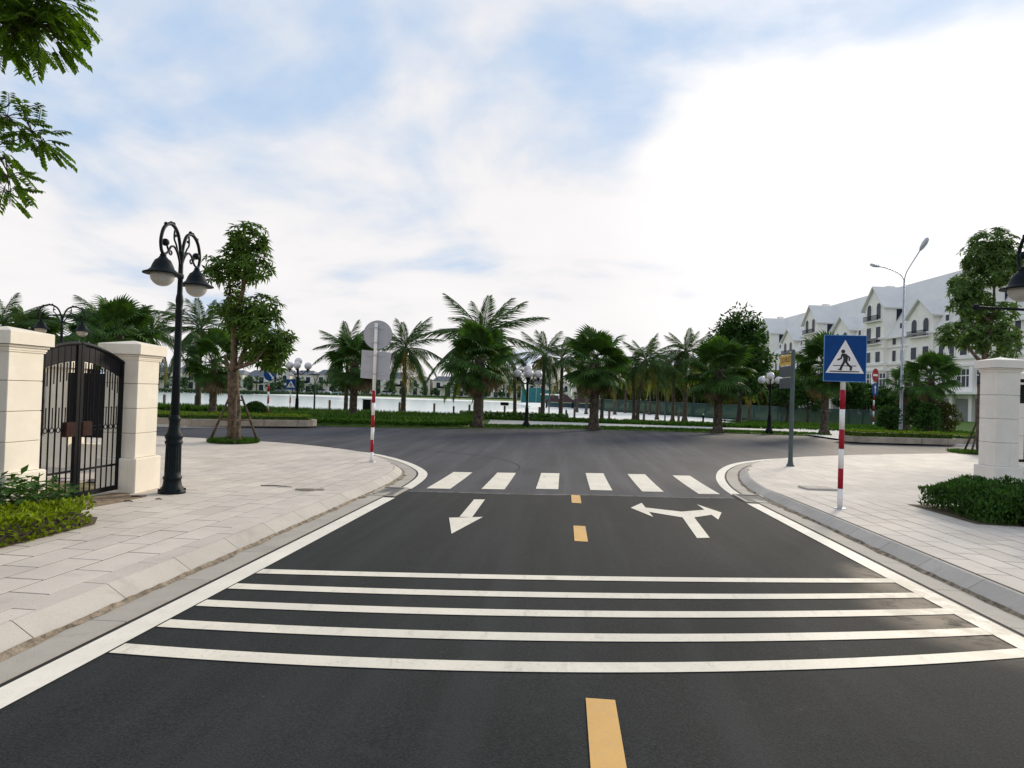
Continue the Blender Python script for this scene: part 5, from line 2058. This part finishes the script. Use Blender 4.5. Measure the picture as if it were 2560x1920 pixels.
def townhouse(d0, label):
    t = thing('townhouse_block', label, 'building', (*D(60.6, d0), -.1), R(94.72), 'white townhouses on the right')
    L = 22.9
    EZ = 12.7
    MB().box(0, L, -14, 0, 0, EZ).build('wall', m_wall, t)
    # main roof: steep pale slope up to a ridge
    rf = MB().vprism([(0, 0), (1, 0)], 0, 1) if False else MB()
    rf.add([(0, .35, EZ + .02), (L, .35, EZ + .02), (L, -4.8, 22.0), (0, -4.8, 22.0), (L, -14, EZ + .02), (0, -14, EZ + .02)], [(0, 1, 2, 3), (3, 2, 4, 5), (0, 3, 5), (1, 4, 2), (0, 5, 4, 1)])
    rfo = rf.build('roof', m_roof, t)
    MB().box(1.5, 2.6, -5.4, -4.2, 20.0, 22.6).build('chimney', m_wall, rfo)
    # projecting tall bay with gable
    bx0, bx1, by = 16.6, 22.4, .8
    MB().box(bx0, bx1, .0, by, 0, 17.9).build('bay_wall', m_wall, t)
    MB().box(bx0, bx1, -7, -.002, EZ + .03, 17.9).build('bay_side', m_wall, t)
    MB().add([(bx0, by, 17.9), (bx1, by, 17.9), ((bx0 + bx1) / 2, by, 21.2), (bx0, by - 7, 17.9), (bx1, by - 7, 17.9), ((bx0 + bx1) / 2, by - 7, 21.2)], [(0, 1, 2), (5, 4, 3), (0, 2, 5, 3), (1, 4, 5, 2)]).build('gable_wall', m_wall, t)
    gable_roof(t, bx0, bx1, by, by - 9, 17.95, 21.25)
    for x in (18.1, 20.9):
        window(t, x, by, 15.9, 1.25, 2.6, True)
        window(t, x, by, 12.1, 1.35, 2.5)
        window(t, x, by, 8.8, 1.35, 1.7)
    balcony(t, 19.5, by, 15.6, 4.6)
    balcony(t, 19.5, by, 11.8, 4.6)
    window(t, bx0 - .0, -1.6, 15.2, 1.0, 2.2, False, 'side_window', R(90))
    # small gable
    gx0, gx1 = 5.2, 11.0
    MB().box(gx0, gx1, -5, .25, EZ + .03, 15.2).build('dormer_wall', m_wall, t)
    MB().box(gx0, gx1, .0, .25, 7.9, EZ + .02).build('bay_front', m_wall, t)
    MB().add([(gx0, .25, 15.2), (gx1, .25, 15.2), ((gx0 + gx1) / 2, .25, 17.6), (gx0, -5, 15.2), (gx1, -5, 15.2), ((gx0 + gx1) / 2, -5, 17.6)], [(0, 1, 2), (5, 4, 3), (0, 2, 5, 3), (1, 4, 5, 2)]).build('gable_wall', m_wall, t)
    gable_roof(t, gx0, gx1, .25, -6, 15.25, 17.65)
    for x in (6.7, 9.5):
        window(t, x, .25, 12.3, 1.3, 2.5, True)
        window(t, x, .25, 8.8, 1.35, 1.8)
    balcony(t, 8.1, .25, 12.1, 4.6)
    # plain wall windows
    for x in (1.4, 3.6):
        window(t, x, 0, 8.8, 1.0, 2.0, True)
    window(t, 2.5, 0, 10.9 + .55, 1.2, 1.0)
    for x in (12.7, 14.9):
        window(t, x, 0, 8.8, 1.0, 1.7)
        window(t, x, 0, 10.9 + .55, .95, 1.0)
    # attic lights
    for x in (13.8, 3.0):
        MB().box(x - .6, x + .6, -2.2, -.4, 13.2, 15.1).build('dormer', m_wall, t)
        window(t, x, -.4, 13.4, .8, 1.4, False)
    # cornices
    for z, o, hgt in ((EZ - .25, .55, .32), (11.2, .30, .25) if False else (8.25, .40, .35), (7.3, .5, .30), (11.0, .22, .2)):
        MB().box(-.002, bx0 - .01, .0, o, z, z + hgt).build('cornice', m_wall2, t)
        MB().box(bx0 - .15, bx1 + .15, by, by + o * .7, z, z + hgt).build('cornice', m_wall2, t)
    # shop storey: glazed band, canopy, piers, shutters
    for k in range(6):
        x = 2.0 + k * 3.75
        yy = by if bx0 < x < bx1 else 0
        MB().box(x - 1.35, x + 1.35, yy, yy + .06, 4.6, 6.9).build('glazed_bay', m_glass, t)
        fr = MB()
        for q in (-1.35, -.45, .45, 1.35):
            fr.box(x + q - .05, x + q + .05, yy + .06, yy + .12, 4.6, 6.9)
        fr.box(x - 1.4, x + 1.4, yy + .06, yy + .13, 6.0, 6.12)
        fr.build('glazing_bars', m_wall2, t)
        MB().box(x - 1.45, x + 1.45, yy, yy + .08, .05, 3.0).build('roller_shutter', m_shutter, t)
        MB().rbox(x + 1.55, x + 2.2, yy, yy + .5 if yy else .5, 0, 7.2, .03).build('pier', m_wall2, t)
    MB().box(0, L, .9, 2.6, 3.55, 3.85).build('canopy', m_wall2, t)
    MB().box(0, L, .82, .9, 3.1, 3.85).build('fascia', m_wall, t)
    return t


for d0, lb in ((65, 'white townhouse block nearest the camera at the right edge, behind the clumpy tree'), (88, 'white townhouse block with a tall gable behind the twin street light'), (111, 'white townhouse block with a tall gable above the blue crossing sign'), (134, 'white townhouse block with small gables behind the name plates'), (157, 'farthest white townhouse block, mostly behind the round leafy tree')):
    townhouse(d0, lb)

# ------------------------------------------------------------------ houses across the lake
def far_house(u, d, w, h, roof_h, label, gable, seed):
    rnd = random.Random(seed)
    t = thing('lakeside_house', label, 'house', (*UDL(u, d), -.3), R(4.72), 'white houses across the lake')
    hw = w / 2
    MB().box(-hw, hw, 0, 9, 0, h).build('wall', m_farwall, t)
    if gable:
        MB().add([(-hw, -.02, h), (hw, -.02, h), (0, -.02, h + roof_h), (-hw, 9, h), (hw, 9, h), (0, 9, h + roof_h)], [(0, 1, 2), (5, 4, 3)]).build('gable_wall', m_farwall, t)
        MB().add([(-hw - .3, -.3, h - .1), (0, -.3, h + roof_h + .12), (0, 9.2, h + roof_h + .12), (-hw - .3, 9.2, h - .1), (hw + .3, -.3, h - .1), (hw + .3, 9.2, h - .1)], [(0, 1, 2, 3), (1, 4, 5, 2)]).build('roof', m_roofd, t)
    else:
        MB().add([(-hw - .3, -.3, h), (hw + .3, -.3, h), (hw - 1, 3.5, h + roof_h), (-hw + 1, 3.5, h + roof_h), (hw + .3, 9.2, h), (-hw - .3, 9.2, h)], [(0, 1, 2, 3), (1, 4, 2), (0, 3, 5), (3, 2, 4, 5)]).build('roof', m_roofd, t)
    nw = max(2, int(w / 3))
    for r, z in enumerate((.4, h * .56)):
        for k in range(nw):
            x = -hw + w * (k + .5) / nw
            o = inst('window', *[WF[1 if r and gable else 0][0]], parent=t, loc=(x, -.02, z))
            inst('pane', WF[1 if r and gable else 0][1], o)
    if gable:
        o = inst('window', WF[1][0], t, (0, -.04, h - .1), (0, 0, 0), (.8, 1, .8))
        inst('pane', WF[1][1], o)
    else:
        mb = MB().box(-1.6, 1.6, -.9, -.02, h * .52 - .15, h * .52)
        b = mb.build('balcony', m_wall2, t)
        MB().box(-1.6, 1.6, -.9, -.85, h * .52, h * .52 + .7).build('railing', m_irondark, b)
    MB().box(-hw, hw, -.12, -.0, h * .5 - .1, h * .5 + .08).build('cornice', m_wall2, t)


def wf(w, h, arched):
    a, b = win_mesh(w, h, arched)
    for me in (a, b):
        for v in me.vertices:
            v.co.y = -v.co.y
        me.flip_normals()
    return a, b


WF = [wf(1.2, 1.6, False), wf(1.1, 2.0, True)]
wherex = ['leftmost, seen past the gate pillar', 'left of the left lamp post', 'just right of the left lamp post', 'behind the staked tree trunk', 'right of the staked tree', 'behind the blue arrow sign', 'behind the small crossing sign', 'left of the first globe lamp', 'right of the first globe lamp', 'behind the slim water lamp', 'behind the dark fan palm', 'behind the square sign back', 'left of the arching coconut palm', 'right of the arching coconut palm', 'left of the tallest palm', 'behind the tallest palm trunk', 'behind the small yellowing palm', 'behind the middle globe lamp', 'right of the middle globe lamp', 'farthest right, beside the wide fan palm']
us_ = lin(300, 1262, 20)
for i, u in enumerate(us_):
    rnd = random.Random(i + 3)
    d = 150 + (u - 300) / 960 * 70 + rnd.uniform(-3, 3)
    w = 48 * d / 1400 * rnd.uniform(.88, 1.0)
    h = (4.3 if u < 560 else 5.0) * rnd.uniform(.92, 1.06)
    far_house(u, d, w, h, rnd.uniform(1.1, 1.9), ('white gabled house across the lake, ' if i % 3 == 0 else 'white grey roofed house across the lake, ') + wherex[i], i % 3 == 0, i)

# trees on the far bank
ORD = ['first', 'second', 'third', 'fourth', 'fifth', 'sixth', 'seventh', 'eighth', 'ninth', 'tenth', 'eleventh', 'twelfth', 'thirteenth', 'fourteenth', 'fifteenth', 'sixteenth']
for i, u in enumerate(lin(310, 1330, 46)):
    rnd = random.Random(i + 90)
    d = 150 - 14 + (u - 300) / 960 * 62 + rnd.uniform(-4, 4)
    uu = u + rnd.uniform(-7, 7)
    kind = i % 3
    lab = '%s small %s from the left along the far lake bank' % (ORD[i // 3], ('bushy tree', 'slender tree', 'palm')[kind])
    h = rnd.uniform(2.6, 4.4)
    if kind == 2:
        x, y = UDL(uu, d)
        t = thing('bank_palm', lab, 'palm tree', (x, y, -.5), rnd.random() * 6, 'small palms on the far bank')
        ptrunk(h * .7, .16, .12).build('trunk', m_cocotrunk, t)
        cr = MB()
        for k in range(16):
            el = R(75 - 95 * k / 15); az = k * 2.4
            dd = Vector((math.cos(el) * math.cos(az), math.cos(el) * math.sin(az), math.sin(el)))
            sd_ = dd.cross(UP).normalized() * .28
            p0 = Vector((0, 0, h * .7)); m_ = p0 + dd * 1.1; tp = p0 + dd * 1.9 - UP * .6
            cr.add([p0, m_ + sd_, m_ + UP * .05, m_ - sd_, tp], [(0, 1, 2), (0, 2, 3), (1, 4, 2), (2, 4, 3)])
        cr.build('crown', m_fartree, t)
    else:
        tree('bank_tree', lab, *UDL(uu, d), h, rnd.uniform(1.1, 1.9), m_fartree, m_bark, .9, 420, .5, 200 + i, 'small %s trees on the far bank' % ('bushy', 'slender')[kind], z0=-.5, k=6)
mb = MB()
for _ in range(9000):
    u = random.uniform(200, 1400)
    d = 150 - 19 + (u - 300) / 960 * 60 + random.uniform(-.8, .8)
    x, y = UDL(u, d)
    mb.leaf(Vector((x, y, -.6 + random.uniform(0, .65))), rv() + UP * .5, .45, .16, UP + rv(.5))
mb.build('bank_hedge', m_fartree, None, label='dark clipped hedge line along the far lake bank', category='hedge', kind='stuff')

# cars parked beyond the far bank hedge
for u, d, c, lb in ((697, 168, (.62, .63, .65), 'pale car parked on the far bank right of the globe lamp'), (838, 178, (.55, .56, .58), 'silver car parked on the far bank behind the sign pole'), (603, 160, (.20, .22, .26), 'dark car parked on the far bank left of the small crossing sign')):
    t = thing('parked_car', lb, 'car', (*UDL(u, d), -.3), R(4.7), 'cars parked on the far bank')
    MB().vprism([(-2.1, .3), (2.1, .3), (2.15, .75), (1.3, .9), (-1.9, .95), (-2.15, .7)], -.85, .85).build('body', M('car_%d' % u, c, .3, .05), t)
    MB().vprism([(-1.6, .94), (1.0, .92), (.45, 1.42), (-1.1, 1.45)], -.75, .75).build('cabin', m_glass, t)
    for x in (-1.3, 1.3):
        for y in (-.88, .88):
            w_ = MB().lathe([(.31, -.09), (.31, .09)], 14).build('wheel', m_tyre, t, False, (x, y, .31))
            w_.rotation_euler = (R(90), 0, 0)

# little boat on the lake
t = thing('pedal_boat', 'tiny white boat on the lake left of the dark fan palm', 'boat', (*UDL(726, 120), -.62), R(20))
MB().prism([(-1.3, -.55), (.9, -.55), (1.5, 0), (.9, .55), (-1.3, .55)], 0, .42).build('hull', m_white, t)
MB().box(-.8, .5, -.5, .5, 1.25, 1.32).build('canopy', m_cloth, t)
for sx in (-.75, .45):
    MB().tube([(sx, 0, .4), (sx, 0, 1.26)], .03, 6).build('canopy_post', m_galv, t)

# house at the far left edge
hh = thing('cream_house', 'edge of a tall cream house at the top left behind the branches', 'house', (-13.55, 13.0, .1), R(4))
MB().box(-9, 0, -8, 0, 0, 11.5).build('wall', m_housewall, hh)
MB().box(-9.3, .25, -8.3, .25, 10.6, 11.0).build('cornice', m_pillar, hh)
for z in (3.8, 7.2):
    MB().box(-.002, .10, -8, 0.05, z, z + .3).build('cornice', m_pillar, hh)
